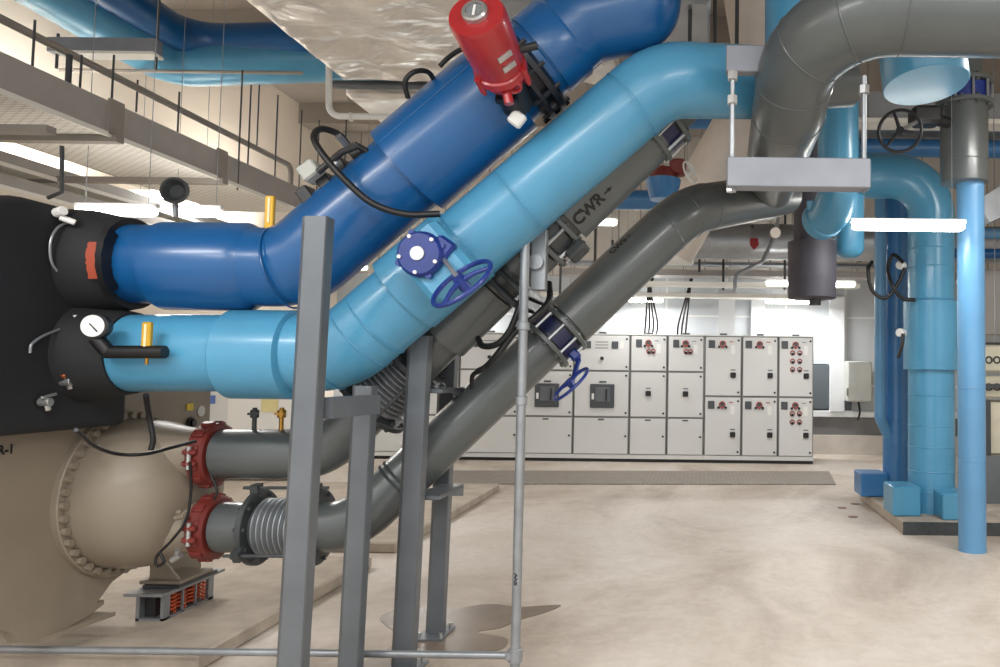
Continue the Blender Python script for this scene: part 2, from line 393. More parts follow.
# ------------------------------------------------------------------ switchboard
BY = 12.72
def bx(px): return P(px, 400, BY).x
def bz(py): return P(700, py, BY).z
TOP = bz(336); BOT = bz(455.5); 
def cubicle(x0, x1, doors, label, left=False):
    X0, X1 = bx(x0), bx(x1)
    t = thing('switchboard_cubicle', label, 'electrical cabinet', ((X0 + X1) / 2, BY, 0), 'switchboard cubicles along the back wall')
    build('body', MB().bb(X0 + 0.004, X1 - 0.004, BY, BY + 0.9, 0.12, TOP, 0.006), CABJ, t)
    build('plinth', MB().bb(X0, X1, BY + 0.03, BY + 0.85, 0.0, 0.06), BLK, t)
    build('base_channel', MB().bb(X0, X1, BY - 0.012, BY + 0.9, 0.055, 0.125, 0.004), CAB, t)
    build('top_cap', MB().bb(X0, X1, BY - 0.02, BY + 0.9, TOP, TOP + 0.02, 0.003), CAB, t)
    hx = (X0 + X1) / 2
    build('lifting_lug', MB().bb(hx - 0.06, hx + 0.06, BY, BY + 0.05, TOP + 0.02, TOP + 0.05), DISP, t)
    for d in doors:
        y0, y1, kind = d[0], d[1], d[2]; Z1, Z0 = bz(y0), bz(y1)
        dr = build('door', MB().bb(X0 + 0.022, X1 - 0.022, BY - 0.022, BY, Z0 + 0.012, Z1 - 0.012, 0.005), CAB, t)
        f = BY - 0.022; w = X1 - X0
        for zz in ((Z1 - 0.07), (Z0 + 0.07)) if kind not in ('low',) else ((Z0 + Z1) / 2,):
            build('lock', MB().cyl((X1 - 0.06, f, zz), (X1 - 0.06, f - 0.015, zz), 0.018, 10), BLK, dr)
        if kind == 'low':
            build('name_plate', MB().bb(hx - 0.05, hx + 0.05, f - 0.004, f, Z1 - 0.05, Z1 - 0.025), DISP, dr)
        if kind == 'breaker':
            cx, cz = hx + 0.02, (Z0 + Z1) / 2 - 0.03
            build('breaker_front', MB().bb(cx - 0.21, cx + 0.2, f - 0.03, f, cz - 0.2, cz + 0.2, 0.01), DISP, dr)
            build('breaker_face', MB().bb(cx - 0.12, cx + 0.13, f - 0.045, f - 0.03, cz - 0.1, cz + 0.15, 0.005), mat('breaker_face', (96, 100, 106), 0.4), dr)
            build('breaker_handle', MB().bb(cx + 0.06, cx + 0.08, f - 0.07, f - 0.045, cz - 0.08, cz + 0.12), BLK, dr)
            build('display', MB().bb(cx - 0.18, cx - 0.14, f - 0.036, f - 0.03, cz - 0.06, cz + 0.04), WHITE, dr)
            build('name_plate', MB().bb(cx - 0.06, cx + 0.06, f - 0.004, f, cz + 0.22, cz + 0.25), DISP, dr)
        if kind == 'meters':
            cz = Z1 - 0.17
            for q in (-0.25, 0.21): build('meter', MB().bb(hx + q - 0.05, hx + q + 0.06, f - 0.02, f, cz - 0.06, cz + 0.06, 0.006), DISP, dr)
            mb = MB()
            for k in range(3): mb.bb(hx - 0.12, hx + 0.1, f - 0.006, f, cz - 0.06 + k * 0.05, cz - 0.045 + k * 0.05)
            build('nameplate_strips', mb, CABJ, dr)
            build('label_card', MB().bb(hx + 0.3, hx + 0.36, f - 0.003, f, cz - 0.06, cz + 0.06), WHITE, dr)
            build('selector_switch', MB().cyl((hx, f, Z1 - 0.4), (hx, f - 0.04, Z1 - 0.4), 0.03, 12), BLK, dr)
        if kind in ('btn2', 'btn1', 'btn3'):
            cz = Z1 - 0.13; ccx = hx
            build('meter', MB().bb(hx - 0.25 if kind != 'btn2' else hx - 0.22, hx - 0.14 if kind != 'btn2' else hx - 0.12, f - 0.02, f, cz - 0.07, cz + 0.06, 0.006), DISP, dr)
            rows = {'btn1': 1, 'btn2': 2, 'btn3': d[3] if len(d) > 3 else 4}[kind]
            for k in range(3): build('indicator_lamp', MB().cyl((hx - 0.07 + k * 0.06, f, cz - 0.05), (hx - 0.07 + k * 0.06, f - 0.03, cz - 0.05), 0.022, 10), REDL if k == 1 else BLK, dr)
            build('indicator_ring', MB().torus((hx - 0.01, f - 0.005, cz), (0, 1, 0), 0.045, 0.011, 20, 6), REDL, dr)
            build('indicator_face', MB().cyl((hx - 0.01, f, cz + 0.005), (hx - 0.01, f - 0.012, cz + 0.005), 0.032, 12), DISP, dr)
            if kind != 'btn1':
                for j in range(1, rows):
                    for q in ((-0.06, 0.06) if kind == 'btn3' else (0.0, 0.07)):
                        zz = cz - 0.14 * j
                        b_ = build('indicator_ring', MB().torus((hx + q, f - 0.005, zz), (0, 1, 0), 0.036, 0.010, 16, 6), REDL, dr)
                        build('push_button', MB().cyl((hx + q, f, zz - 0.02), (hx + q, f - 0.03, zz - 0.02), 0.025, 10), BLK, dr)
            build('label_card', MB().bb(hx + 0.13, hx + 0.2, f - 0.003, f, cz - 0.17, cz - 0.02), WHITE, dr)
            build('name_plate', MB().bb(hx + 0.1, hx + 0.17, f - 0.005, f, cz + 0.03, cz + 0.045), REDL if kind == 'btn1' else CABJ, dr)
        if kind in ('btn1', 'btn3', 'sw'):
            sx, sz = (hx + 0.17, Z0 + 0.36) if kind != 'sw' else (hx, (Z0 + Z1) / 2 + 0.02)
            build('rotary_switch', MB().bb(sx - 0.045, sx + 0.045, f - 0.04, f, sz - 0.045, sz + 0.045, 0.01), BLK, dr)
            build('name_plate', MB().bb(sx - 0.04, sx + 0.04, f - 0.004, f, sz + 0.08, sz + 0.095), DISP, dr)
    return t
W = ((336, 372, 'meters'), (372.5, 418, 'breaker'), (418.5, 455.5, 'low'))
N2 = ((336, 372, 'btn2'), (372.5, 418, 'sw'), (418.5, 455.5, 'low'))
T2 = ((336, 396, 'btn1'), (396.5, 455.5, 'btn1'))
cubicle(778, 813.5, ((336, 396, 'btn3', 4), (396.5, 455.5, 'btn3', 3)), 'light grey cubicle at the right end of the switchboard with stacked red-ringed buttons')
cubicle(741.5, 778, T2, 'two-door light grey cubicle second from the right end of the switchboard')
cubicle(704, 741.5, T2, 'two-door light grey cubicle third from the right end of the switchboard')
cubicle(667, 704, N2, 'narrow three-door cubicle fourth from the right end of the switchboard')
cubicle(629.5, 667, N2, 'narrow three-door cubicle between wide breaker cubicle and its twin on the switchboard')
cubicle(573.5, 629.5, W, 'wide three-door cubicle with fully visible dark breaker right of the navy handwheel')
cubicle(519, 573.5, W, 'wide three-door cubicle with dark breaker directly behind the navy handwheel')
cubicle(459, 519, W, 'light grey cubicle seen behind the thin galvanised conduit')
cubicle(420, 459, N2, 'light grey cubicle half hidden behind the rising grey pipes')
cubicle(372, 420, N2, 'light grey cubicle at the left end of the switchboard, seen between steel posts')
# control box on the back wall and cables
t = thing('wall_control_box', 'light grey control box on the back wall beside the blue risers', 'control box', P(857, 400, 13.9))
a = P(848, 361, 13.9); b = P(872, 402, 13.9)
build('box_body', MB().bb(a.x, b.x, 13.9, 14.3, b.z, a.z, 0.02), mat('box_grey', (186, 188, 182), 0.45), t)
build('hinge', MB().bb(a.x - 0.02, a.x + 0.01, 13.9, 13.93, b.z + 0.1, b.z + 0.25), CABJ, t)
build('cable_tail', MB().tube(catmull([((a.x + b.x) / 2, 14.05, b.z), ((a.x + b.x) / 2 + 0.03, 14.05, b.z - 0.2), ((a.x + b.x) / 2, 14.1, b.z - 0.35)]), 0.02, 8), RUB, t)
for i, (px, n, lab) in enumerate(((648, 4, 'bundle of black cables dropping onto the narrow cubicle beside the wide breaker cubicle'), (682, 3, 'bundle of black cables leaning over the fourth cubicle from the right end'))):
    t = thing('cable_bundle', lab, 'cables', (bx(px), BY + 0.3, TOP), 'cable drops onto the switchboard')
    for k in range(n):
        e = bx(px - 6 + k * 4)
        p1 = P(px + (k * 1.0) + (6 if i else 0), 290, BY + 0.3)
        build('cable', MB().tube(catmull([(e, BY + 0.3, TOP), (e + 0.02, BY + 0.3, TOP + 0.25), p1, p1 + V((0.05, 0, 0.25))]), 0.016, 8), RUB, t)
# ------------------------------------------------------------------ pipes
def run(name, label, cat, pts, r, bend, m, seg=40, seams=(), pname='pipe_body', n=12, cap=True):
    path = fillet(pts, bend, n) if len(pts) > 2 else [V(p) for p in pts]
    t = thing(name, label, cat, path[0])
    mb = MB().tube(path, r, seg, cap)
    for k in seams:   # seam ring at every fraction of the path index
        i = int(k * (len(path) - 1)); i = max(1, min(len(path) - 2, i))
        circum(mb, path[i], path[i + 1] - path[i - 1], r, 0.004)
    build(pname, mb, m, t)
    return t, path
ZB = 3.75
# --- dark blue chilled-water pipe
D = [P(98, 264, ZB), P(300, 268, ZB), P(594, 14, ZB), P(640, -60, ZB), P(640, -330, ZB)]
td, path = run('dark_blue_pipe', 'dark blue insulated pipe climbing from the upper chiller nozzle to the top', 'pipe',
               [P(134, 264, ZB), P(296, 268, ZB), P(583, 22, ZB), P(640, 9, ZB), P(638, -330, ZB)], [S(39.5, ZB)] * 6 + [S(42, ZB)] * 35, [0.28, 0.12, 0.05], NAVY)
ru = S(1, ZB)
build('insulation_sleeve', MB().lathe(P(166, 266, ZB), (1, 0, 0.0), [(0, ru * 38.5), (0.006, ru * 44), (ru * 84, ru * 44.3), (ru * 94, ru * 39)], 48), NAVY, td)
d1 = (P(583, 22, ZB) - P(296, 268, ZB)).normalized()
s0 = P(408, 171, ZB)
sl = MB().lathe(s0, d1, [(0, ru * 42), (0.001, ru * 49.5), (ru * 128, ru * 49.5), (ru * 129, ru * 42)], 48)
build('valve_jacket', sl, NAVY, td)
# lengthwise seam bead on the jacket
nd = V((0, -1, 0)); up2 = nd.cross(d1); 
nv = (nd * 0.93 + V((-d1.z, 0, d1.x)) * 0.36).normalized()
build('seam_bead', MB().tube([s0 + nv * ru * 49.5 + d1 * 0.01, s0 + nv * ru * 49.8 + d1 * ru * 127], 0.005, 8), NAVY, td)
mb = MB()
for px, py, r_ in ((285, 268, 42), (540, 58, 43)):
    dd = d1 if px > 300 else V((1, 0, 0.25))
    circum(mb, P(px, py, ZB), dd, ru * r_ - 0.003, 0.005)
build('seam_ring', mb, NAVY, td)
# bevelled sleeve past the valve
build('insulation_sleeve', MB().lathe(P(541, 57, ZB), d1, [(0, ru * 38), (0.004, ru * 44.5), (ru * 30, ru * 44.5), (ru * 34, ru * 42)], 48), NAVY, td)
# --- dark valve body + red actuator
t = thing('motorised_valve', 'red electric valve actuator with round window on the dark blue pipe', 'valve actuator', P(525, 70, ZB))
vc = P(524, 72, ZB)
mb = MB()
mb.lathe(vc - d1 * 0.07, d1, [(0, ru * 46), (0.03, ru * 53), (0.05, ru * 53), (0.052, ru * 45), (0.09, ru * 45), (0.092, ru * 53), (0.12, ru * 53), (0.14, ru * 46)], 40)
mb.bolts(vc, d1, ru * 50, 12, 0.012, 0.17)
build('valve_body', mb, mat('near_black_iron', (34, 36, 42), 0.4, 0.3, 0.1, 20), t)
ax = (P(474, 10, 3.0) - P(507, 82, 3.4)).normalized()
b0 = P(507, 82, 3.4)
build('mounting_bracket', MB().cyl(b0 - ax * 0.16, b0 + ax * 0.04, 0.075, 20).box(b0 - ax * 0.03, (0.09, 0.05, 0.015), (basis(ax)[0], basis(ax)[1], ax)), MATS['near_black_iron'], t)
L = (P(474, 10, 3.0) - b0).length * 0.95
rr = S(30, 3.05)
hb = build('actuator_housing', MB().lathe(b0, ax, [(0.0, rr * 0.62), (0.03, rr * 0.8), (0.07, rr * 0.86), (0.075, rr * 0.98), (0.11, rr * 0.98), (0.115, rr * 0.9), (0.2, rr * 0.96), (L - 0.02, rr * 1.0), (L, rr * 0.94)], 40), RED2, t)
tc = b0 + ax * L
win = build('indicator_window', MB().lathe(tc, ax, [(0, 0.055), (0.02, 0.055), (0.028, 0.048), (0.028, 0.036), (0.018, 0.035)], 28), GALV, t)
build('window_glass', MB().lathe(tc + ax * 0.016, ax, [(0, 0.036), (0.003, 0.036)], 24), mat('grey_glass', (120, 124, 126), 0.1), win)
build('pointer', MB().box(tc + ax * 0.022, (0.028, 0.005, 0.002), (basis(ax)[0], basis(ax)[1], ax)), WHITE, win)
fr = V((0, -1, 0)); fr = (fr - ax * fr.dot(ax)).normalized(); sd = ax.cross(fr)
sgn = 1 if sd.x > 0 else -1
for k, (h_, w_) in enumerate(((0.62, 0.035), (0.47, 0.032))):
    dirn = (fr * 0.86 + sd * sgn * 0.5).normalized(); tn = ax.cross(dirn)
    build('rating_plate', MB().box(b0 + ax * L * h_ + dirn * rr * 0.985, (w_, 0.003, 0.014), (tn, dirn, ax)), GALV, hb)
for s_ in (-1, 1):
    c_ = b0 + ax * 0.09 + (fr * 0.5 + sd * s_ * 0.85).normalized() * rr * 0.98
    build('lug', MB().cyl(c_ - ax * 0.05, c_ + ax * 0.03, 0.016, 10).cyl(c_ - ax * 0.07, c_ - ax * 0.05, 0.01, 8), RED2, hb)
c_ = b0 + ax * 0.04 + fr * rr * 0.8
build('cable_gland', MB().cyl(c_, c_ + fr * 0.05 + ax * -0.02, 0.022, 14).torus(c_ + ax * 0.02 + sd * sgn * 0.04, fr, 0.03, 0.008, 20, 8), RED2, hb)
jb = P(517, 119, 3.5)
tag(build('junction_box', MB().box(jb, (0.035, 0.02, 0.035), ((0.8, 0, -0.6), (0, 1, 0), (0.6, 0, 0.8)), 0.008), WHITE), 'small white junction box on the dark blue pipe below the red actuator', 'junction box')
# actuator side knob
build('hand_knob', MB().cyl(b0 + ax * 0.17 + sd * sgn * rr * 0.95, b0 + ax * 0.17 + sd * sgn * (rr + 0.07), 0.018, 12), BLK, t)
# --- light blue pipe
Lp = [P(131, 353, ZB), P(341, 353, ZB), P(661, 80, 3.8), P(799, 84, 4.15), P(799, -300, 4.15)]
tl, path = run('light_blue_pipe', 'light blue insulated pipe climbing diagonally across the front between dark blue and grey pipes', 'pipe', Lp, S(38.5, ZB), [0.32, 0.38, 0.22], SKY)
d2 = (Lp[2] - Lp[1]).normalized()
build('insulation_sleeve', MB().lathe(P(230, 354, ZB), (1, 0, 0), [(0, ru * 38), (ru * 5, ru * 44.5), (ru * 66, ru * 44.5), (ru * 69, ru * 38)], 48), SKY, tl)
q = P(437, 268, ZB)
build('valve_jacket', MB().lathe(q - d2 * ru * 42, d2, [(0, ru * 38), (0.002, ru * 42.5), (ru * 80, ru * 42.5), (ru * 81, ru * 38)], 48), SKY, tl)
mb = MB()
for px, py, dd in ((330, 353, (1, 0, 0.35)), (360, 337, d2), (376, 324, d2), (520, 201, d2), (632, 105, d2), (646, 93, (1, 0, 0.5)), (700, 81, (1, 0, 0)), (722, 81, (1, 0, 0))):
    circum(mb, P(px, py, ZB if px < 640 else Lp[2].y + (Lp[3].y - Lp[2].y) * max(0, px - 661) / 138), dd, ru * 38.5 - 0.002, 0.0042)
build('seam_ring', mb, SKY, tl)
# flat box hatch with gear operator
nd = V((0, -1, 0)); upd = V((-d2.z, 0, d2.x))
hc = P(439, 263, 3.45)
build('hatch_plate', MB().box(hc + upd * 0.00, (0.125, 0.1, 0.165), (d2, nd, upd), 0.03), SKY, tl)
# gear operator
t = thing('valve_gear_operator', 'royal blue gearbox with handwheel on the light blue pipe', 'valve', P(420, 254, 3.32))
gc = P(420, 254, 3.32)
build('gearbox', MB().lathe(gc + V((0, 0.10, 0)), (0, -1, 0), [(0, 0.075), (0.03, 0.1), (0.09, 0.105), (0.11, 0.1), (0.12, 0.09)], 32).box(gc + V((0.075, 0.04, 0.01)), (0.045, 0.035, 0.075), ((0.82, 0, -0.57), (0, 1, 0), (0.57, 0, 0.82)), 0.012), BLUEV, t)
build('cover_plate', MB().lathe(gc + V((-0.004, -0.02, 0)), (0, -1, 0), [(0, 0.033), (0.008, 0.031)], 28), GALV, t)
build('cover_bolts', MB().bolts(gc + V((0, -0.024, 0)), (0, -1, 0), 0.085, 5, 0.009, 0.012, 0.5), WHITE, t)
build('side_lug', MB().bolts(gc + V((0, 0.02, 0)), (0, -1, 0), 0.104, 4, 0.014, 0.05, 0.4, seg=12), BLUEV, t)
def handwheel(name, c, nrm, R, m, t, rim=0.011, spokes=3, a0=0.3):
    a, b = basis(nrm); nrm = V(nrm).normalized()
    mb = MB().torus(c, nrm, R, rim, 48, 10)
    for k in range(spokes):
        w = a0 + 2 * PI * k / spokes; d = a * math.cos(w) + b * math.sin(w)
        mb.tube([c + nrm * 0.01, c + d * R * 0.5 + nrm * 0.012, c + d * R], [rim * 1.3, rim, rim * 0.8], 10)
    mb.cyl(c - nrm * 0.03, c + nrm * 0.03, rim * 2.4, 16)
    return build(name, mb, m, t)
hwc = P(462, 283, 3.2)
build('shaft', MB().cyl(gc + V((0.09, 0.03, -0.01)), hwc, 0.011, 12), GALV, t)
handwheel('handwheel', hwc, (-0.45, -0.55, 0.68), S(34, 3.2), BLUEV, t, 0.011, 3, 1.2)
# --- condenser pipes (grey)
ZG = 4.15; rg = S(24.5, ZG)
U = [P(222, 454, ZG), P(322, 454, ZG), P(668, 118, ZG), P(700, 84, ZG + 0.1), P(800, 84, ZG + 0.25)]
tu, path = run('condenser_return_pipe', 'dark grey return pipe with black lettering rising behind the light blue pipe', 'pipe', [U[0], U[1], P(690, 92, ZG), P(850, 84, ZG + 0.3)], rg, [0.3, 0.2], GREY)
d3 = (P(690, 92, ZG) - U[1]).normalized()
ms = lerp(U[1], P(690, 92, ZG), 0)
def onU(px): # point on riser axis at image column px
    t_ = (px - 322) / (690 - 322.0); return lerp(U[1], P(690, 92, ZG), t_)
build('insulation_sleeve', MB().lathe(onU(440), d3, [(0, rg), (0.002, S(29, ZG)), ((onU(489) - onU(440)).length, S(29, ZG)), ((onU(490) - onU(440)).length, rg)], 40), GREY, tu)
build('insulation_sleeve', MB().lathe(onU(562), d3, [(0, rg), (0.002, S(31, ZG)), ((onU(650) - onU(562)).length, S(31, ZG)), ((onU(651) - onU(562)).length, rg)], 40), GREY, tu)
build('insulation_sleeve', MB().lathe(onU(509), d3, [(0, rg), (0.002, S(30, ZG)), ((onU(534) - onU(509)).length, S(30, ZG)), ((onU(535) - onU(509)).length, rg)], 40), GREY, tu)
mb = MB()
for px in (495, 504): mb.box(onU(px), (0.012, 0.225, 0.225), (d3, V((0, 1, 0)), V((-d3.z, 0, d3.x))), 0.01)
build('square_flange', mb, GREYD, tu)
text_on_pipe('pipe_lettering', 'CWR', 0.088, onU(577) , d3, S(31, ZG), V((0.56, -1, -0.54)), INK, tu, True)
# lower
Lw = [P(222, 527, ZG), P(352, 527, ZG), P(686, 211, 4.75), P(764, 207, 5.6), P(778, 150, 6.0)]
def onL(px):
    t_ = (px - 352) / (686 - 352.0); return lerp(Lw[1], Lw[2], t_)
tw, path = run('condenser_supply_pipe', 'grey pipe rising diagonally in front of the switchboard to the elbow under the strut', 'pipe', [Lw[0], Lw[1], onL(600)], rg, [0.34], GREY)
d4 = (Lw[2] - Lw[1]).normalized()
mb = MB()
k0 = onL(546)
for px in (392, 396): circum(mb, onL(px), d4, rg, 0.009)
build('strap_band', mb, GREYD, tw)
sp_ = fillet([onL(556), Lw[2], P(784, 194, 5.75)], [0.5], 14)
mb = MB().tube(sp_, rg * 1.17, 40)
for k in (1, 8, 15): circum(mb, sp_[k], sp_[k + 1] - sp_[k - 1], rg * 1.17 - 0.001, 0.0045)
build('insulated_elbow', mb, GREY, tw)
text_on_pipe('pipe_lettering', 'CWS', 0.06, onL(622), d4, rg * 1.17, V((-0.6, -1, 0.75)), INK, tw, True)
mb = MB(); pe = fillet([Lw[0], Lw[1], Lw[2], P(768, 200, 5.3)], [0.34, 0.45], 12)
# --- big grey pipe (top right)
BG = [P(763, 203, 5.35), P(790, 118, 4.35), P(812, 5, 3.35), P(1120, 12, 3.3)]
tb, path = run('large_grey_pipe', 'large glossy grey pipe sweeping in from the top right and bending down', 'pipe', [P(766, 197, 5.9), P(789, 112, 3.75), P(806, 10, 3.2), P(1250, 16, 3.15)], 0.187, [0.6, 0.42], GREY, 48)
mb = MB(); n_ = len(path)
for i_ in (6, 14, 18, 22, 26):
    circum(mb, path[i_], path[i_ + 1] - path[i_ - 1], 0.186, 0.005)
build('seam_ring', mb, GREY, tb)
# --- couplings
def coupling(py, lab):
    c = P(212, py, ZG); t = thing('grooved_coupling', lab, 'pipe coupling', c, 'red couplings on the condenser nozzles')
    mb = MB().lathe(c - V((0.045, 0, 0)), (1, 0, 0), [(0, rg * 1.0), (0.0, rg * 1.16), (0.012, rg * 1.26), (0.08, rg * 1.26), (0.092, rg * 1.16), (0.092, rg * 1.0)], 48)
    for k in range(12):
        w = 2 * PI * (k + 0.5) / 12; d = V((0, math.cos(w), math.sin(w)))
        mb.box(c + d * rg * 1.26, (0.03, 0.022, 0.012), ((1, 0, 0), V((1, 0, 0)).cross(d), d), 0.004)
    build('coupling_housing', mb, RED, t)
    mb = MB()
    for s_ in (-1, 1):
        for q in (-0.5, 0.5):
            mb.box(c + V((0.0, s_ * rg * 1.28, q * 0.06)), (0.035, 0.028, 0.016), None, 0.008)
    build('bolt_pad', mb, RED, t)
    build('coupling_bolt', MB().cyl(c + V((0.0, -rg * 1.4, -0.06)), c + V((0.0, -rg * 1.4, 0.06)), 0.012, 10), GALV, t)
coupling(454, 'red grooved coupling on the upper condenser nozzle'); coupling(527, 'red grooved coupling on the lower condenser nozzle')
# --- flexible connectors
def flange(mb, c, ax, R, th, n=8, br=0.011, bl=0.06):
    ax = V(ax).normalized()
    mb.lathe(c - ax * th / 2, ax, [(0, R - 0.004), (0.004, R), (th - 0.004, R), (th, R - 0.004)], 40)
    mb.bolts(c, ax, R * 0.88, n, br, bl, 0.2)
def flex(c0, c1, r, lab):
    ax = (c1 - c0).normalized(); L = (c1 - c0).length
    t = thing('flexible_connector', lab, 'bellows connector', c0, 'bellows connectors on the condenser pipes')
    for c_ in (c0, c1):
        mb = MB(); flange(mb, c_, ax, r * 1.5, 0.03, 10)
        build('flange', mb, GREYD, t)
    prof = [(0.02, r)]
    n = 9
    for k in range(n):
        t0 = 0.03 + (L - 0.06) * k / n; t1 = 0.03 + (L - 0.06) * (k + 0.5) / n
        prof += [(t0, r * 0.98), (t0 + 0.004, r * 1.0), (t1 - 0.003, r * 1.16), (t1 + 0.003, r * 1.16)]
    prof += [(L - 0.02, r)]
    build('bellows', MB().lathe(c0, ax, prof, 40), STEEL, t)
    a, b = basis(ax)
    for w in (0.15, 2.1, 4.3):
        d = a * math.cos(w) + b * math.sin(w)
        p = c0 + d * r * 1.62
        build('tie_rod', MB().cyl(p - ax * 0.07, p + ax * (L + 0.07), 0.009, 10).cyl(p - ax * 0.03, p - ax * 0.015, 0.02, 6).cyl(p + ax * (L + 0.015), p + ax * (L + 0.03), 0.02, 6).box(c0 + d * r * 1.5, (0.02, 0.03, 0.035), (ax, ax.cross(d), d)).box(c1 + d * r * 1.5, (0.02, 0.03, 0.035), (ax, ax.cross(d), d)), GREYD, t)
    return t
flex(P(259, 527, ZG), P(318, 527, ZG), rg, 'bellows connector with flanges and tie rods on the lower horizontal grey pipe')
flex(onU(372), onU(412), rg * 1.08, 'bellows connector on the upper grey pipe just behind the steel posts')
# --- grey pipe valves
def bvalve(c, ax, r, m, lab, nm='butterfly_valve', name2='valve_body'):
    t = thing(nm, lab, 'valve', c)
    ax = V(ax).normalized()
    for s_ in (-1, 1):
        mb = MB(); flange(mb, c + ax * s_ * 0.075, ax, r * 1.38, 0.028, 10, 0.012, 0.05)
        build('flange', mb, GREY, t)
    mb = MB().lathe(c - ax * 0.05, ax, [(0, r * 1.1), (0.0, r * 1.18), (0.1, r * 1.18), (0.1, r * 1.1)], 36)
    build(name2, mb, m, t)
    build('stud_bolts', MB().bolts(c, ax, r * 1.28, 10, 0.009, 0.16, 0.2), GALV, t)
    return t
t = bvalve(onL(542), d4, rg, NAVYV, 'navy butterfly valve between grey flanges with a tilted handwheel in front of the switchboard')
lower = V((d4.z, -0.15, -d4.x)).normalized()
sc_ = onL(542) + lower * rg * 1.3
hw = P(571, 384, 4.15)
build('gearbox', MB().box(sc_ + lower * 0.0, (0.03, 0.03, 0.035), (d4, d4.cross(lower), lower), 0.012), BLUEV, t)
build('shaft', MB().cyl(sc_ + lower * 0.04, hw, 0.014, 12), BLUEV, t)
handwheel('handwheel', hw, (-0.64, -0.3, 0.71), S(22, 4.15), BLUEV, t, 0.009, 3)
t = bvalve(onU(547), d3, rg * 1.08, GREYD, 'dark flanged valve on the grey return pipe just below its lettering')
build('square_lug', MB().box(onU(551) + V((d3.z, -0.3, -d3.x)).normalized() * rg * 1.6, (0.06, 0.05, 0.03), (d3, V((d3.z, -0.3, -d3.x)).cross(d3), V((d3.z, -0.3, -d3.x))), 0.01), GREYD, t)
t = bvalve(onU(655), d3, rg * 1.05, NAVYV, 'navy flanged valve near the top of the grey return pipe')
# red manual valve behind
ZR = 6.2
t = thing('red_hand_valve', 'red and white valve with small handwheel on a blue stub behind the grey pipe', 'valve', P(664, 190, ZR))
build('blue_stub', MB().lathe(P(663, 200, ZR), (0, 0, 1), [(0, S(13, ZR)), (0.12, S(17, ZR)), (0.17, S(18, ZR))], 28), MID, t)
build('valve_bonnet', MB().lathe(P(663, 183, ZR), (0.1, -0.2, 1), [(0, S(15, ZR)), (0.05, S(14, ZR)), (0.1, S(12, ZR)), (0.14, S(6, ZR))], 28).box(P(678, 168, ZR), (0.07, 0.06, 0.07), None, 0.02), RED, t)
build('bonnet_band', MB().torus(P(663, 181, ZR), (0.1, -0.2, 1), S(15, ZR), 0.012, 28, 8), WHITE, t)
handwheel('handwheel', P(690, 172, ZR - 0.1), (0.8, -0.5, 0.3), S(11, ZR), WHITE, t, 0.008)
# thin steel strut & conduit
def rod(name, p0, p1, r, m, label, cat, group=None):
    return tag(build(name, MB().cyl(p0, p1, r, 12), m), label, cat, group)
ZK = 3.8
ck = P(515, 667, ZK); ckt = P(527, 238, ZK)
t = thing('galvanised_conduit', 'thin galvanised conduit standing in front of the switchboard', 'conduit', (ck.x, ZK, 0))
build('conduit_pipe', MB().cyl((ck.x, ZK, 0), (ck.x, ZK, ckt.z), S(4.7, ZK), 16), STEEL, t)
build('coupler', MB().cyl((ck.x, ZK, P(515, 662, ZK).z), (ck.x, ZK, P(515, 648, ZK).z), S(7, ZK), 16, 0.004).box((ck.x - 0.01, ZK, P(515, 655, ZK).z), (0.035, 0.03, 0.02), None, 0.006), STEEL, t)
build('coupler', MB().cyl((ck.x, ZK, P(515, 405, ZK).z), (ck.x, ZK, P(515, 396, ZK).z), S(6, ZK), 16, 0.003), STEEL, t)
build('coupler', MB().cyl((ck.x, ZK, P(515, 330, ZK).z), (ck.x, ZK, P(515, 322, ZK).z), S(6.5, ZK), 16, 0.003), STEEL, t)
vs, fs = textmesh('SW', 0.04)
mb = MB(); mb.v = [V((ck.x - v.y * 0.5, ZK - S(4.7, ZK) - 0.002, P(517, 578, ZK).z + v.x)) for v in vs]; mb.f = fs
build('conduit_lettering', mb, INK, t, 0)
pl = P(-60, 663, ZK); pr = P(515, 655.5, ZK)
tag(build('floor_conduit', MB().cyl((pl.x, ZK, pr.z), (ck.x, ZK, pr.z), S(3.6, ZK), 12), STEEL), 'thin horizontal conduit running low along the bottom edge in front of the plinth', 'conduit')
sp = P(537, 300, 4.0)
tag(build('pipe_support_strut', MB().bb(P(530, 260, 3.88).x, P(545, 260, 3.88).x, 3.9, 3.96, P(537, 290, 3.9).z, P(537, 228, 3.9).z, 0.004).lathe(P(536, 262, 3.89), (0, -1, 0), [(0, 0.04), (0.02, 0.04)], 20), STEEL), 'short galvanised strut with round boss hanging under the light blue pipe', 'support strut')
# ------------------------------------------------------------------ steel posts
def post(px, y, w, top, lab, base=False, dep=0.07):
    b = P(px, 667, y)
    t = thing('steel_post', lab, 'steel post', (b.x, y, 0), 'steel support posts under the blue pipes')
    hw_ = S(w, y) / 2; ch = hw_ * 0.42
    prof = [(-hw_, ch), (-hw_ + ch, 0), (hw_ - ch * 0.15, 0), (hw_, ch * 0.3), (hw_, dep), (hw_ - 0.012, dep), (hw_ - 0.012, ch + 0.012), (-hw_ + 0.012, ch + 0.012), (-hw_ + 0.012, dep), (-hw_, dep)]
    zt = P(px, top, y).z
    build('upright', MB().prism([V((b.x + x_, y - dep / 2 + y_, 0.012)) for x_, y_ in prof], (zt * 0.02, 0, zt)), STEELP, t, 0.2)
    build('base_plate', MB().bb(b.x - hw_ * 1.5, b.x + hw_ * 1.6, y - 0.12, y + 0.12, 0, 0.014, 0.003), STEELP, t)
    mb = MB()
    for s1 in (-1, 1):
        for s2 in (-1, 1): mb.cyl((b.x + s1 * hw_ * 1.25, y + s2 * 0.09, 0.012), (b.x + s1 * hw_ * 1.25, y + s2 * 0.09, 0.04), 0.012, 6)
    build('anchor_bolts', mb, GALV, t)
    return t, b.x
_, xa = post(290, 3.2, 27, 220, 'tallest steel post, nearest, standing in front of both blue pipes')
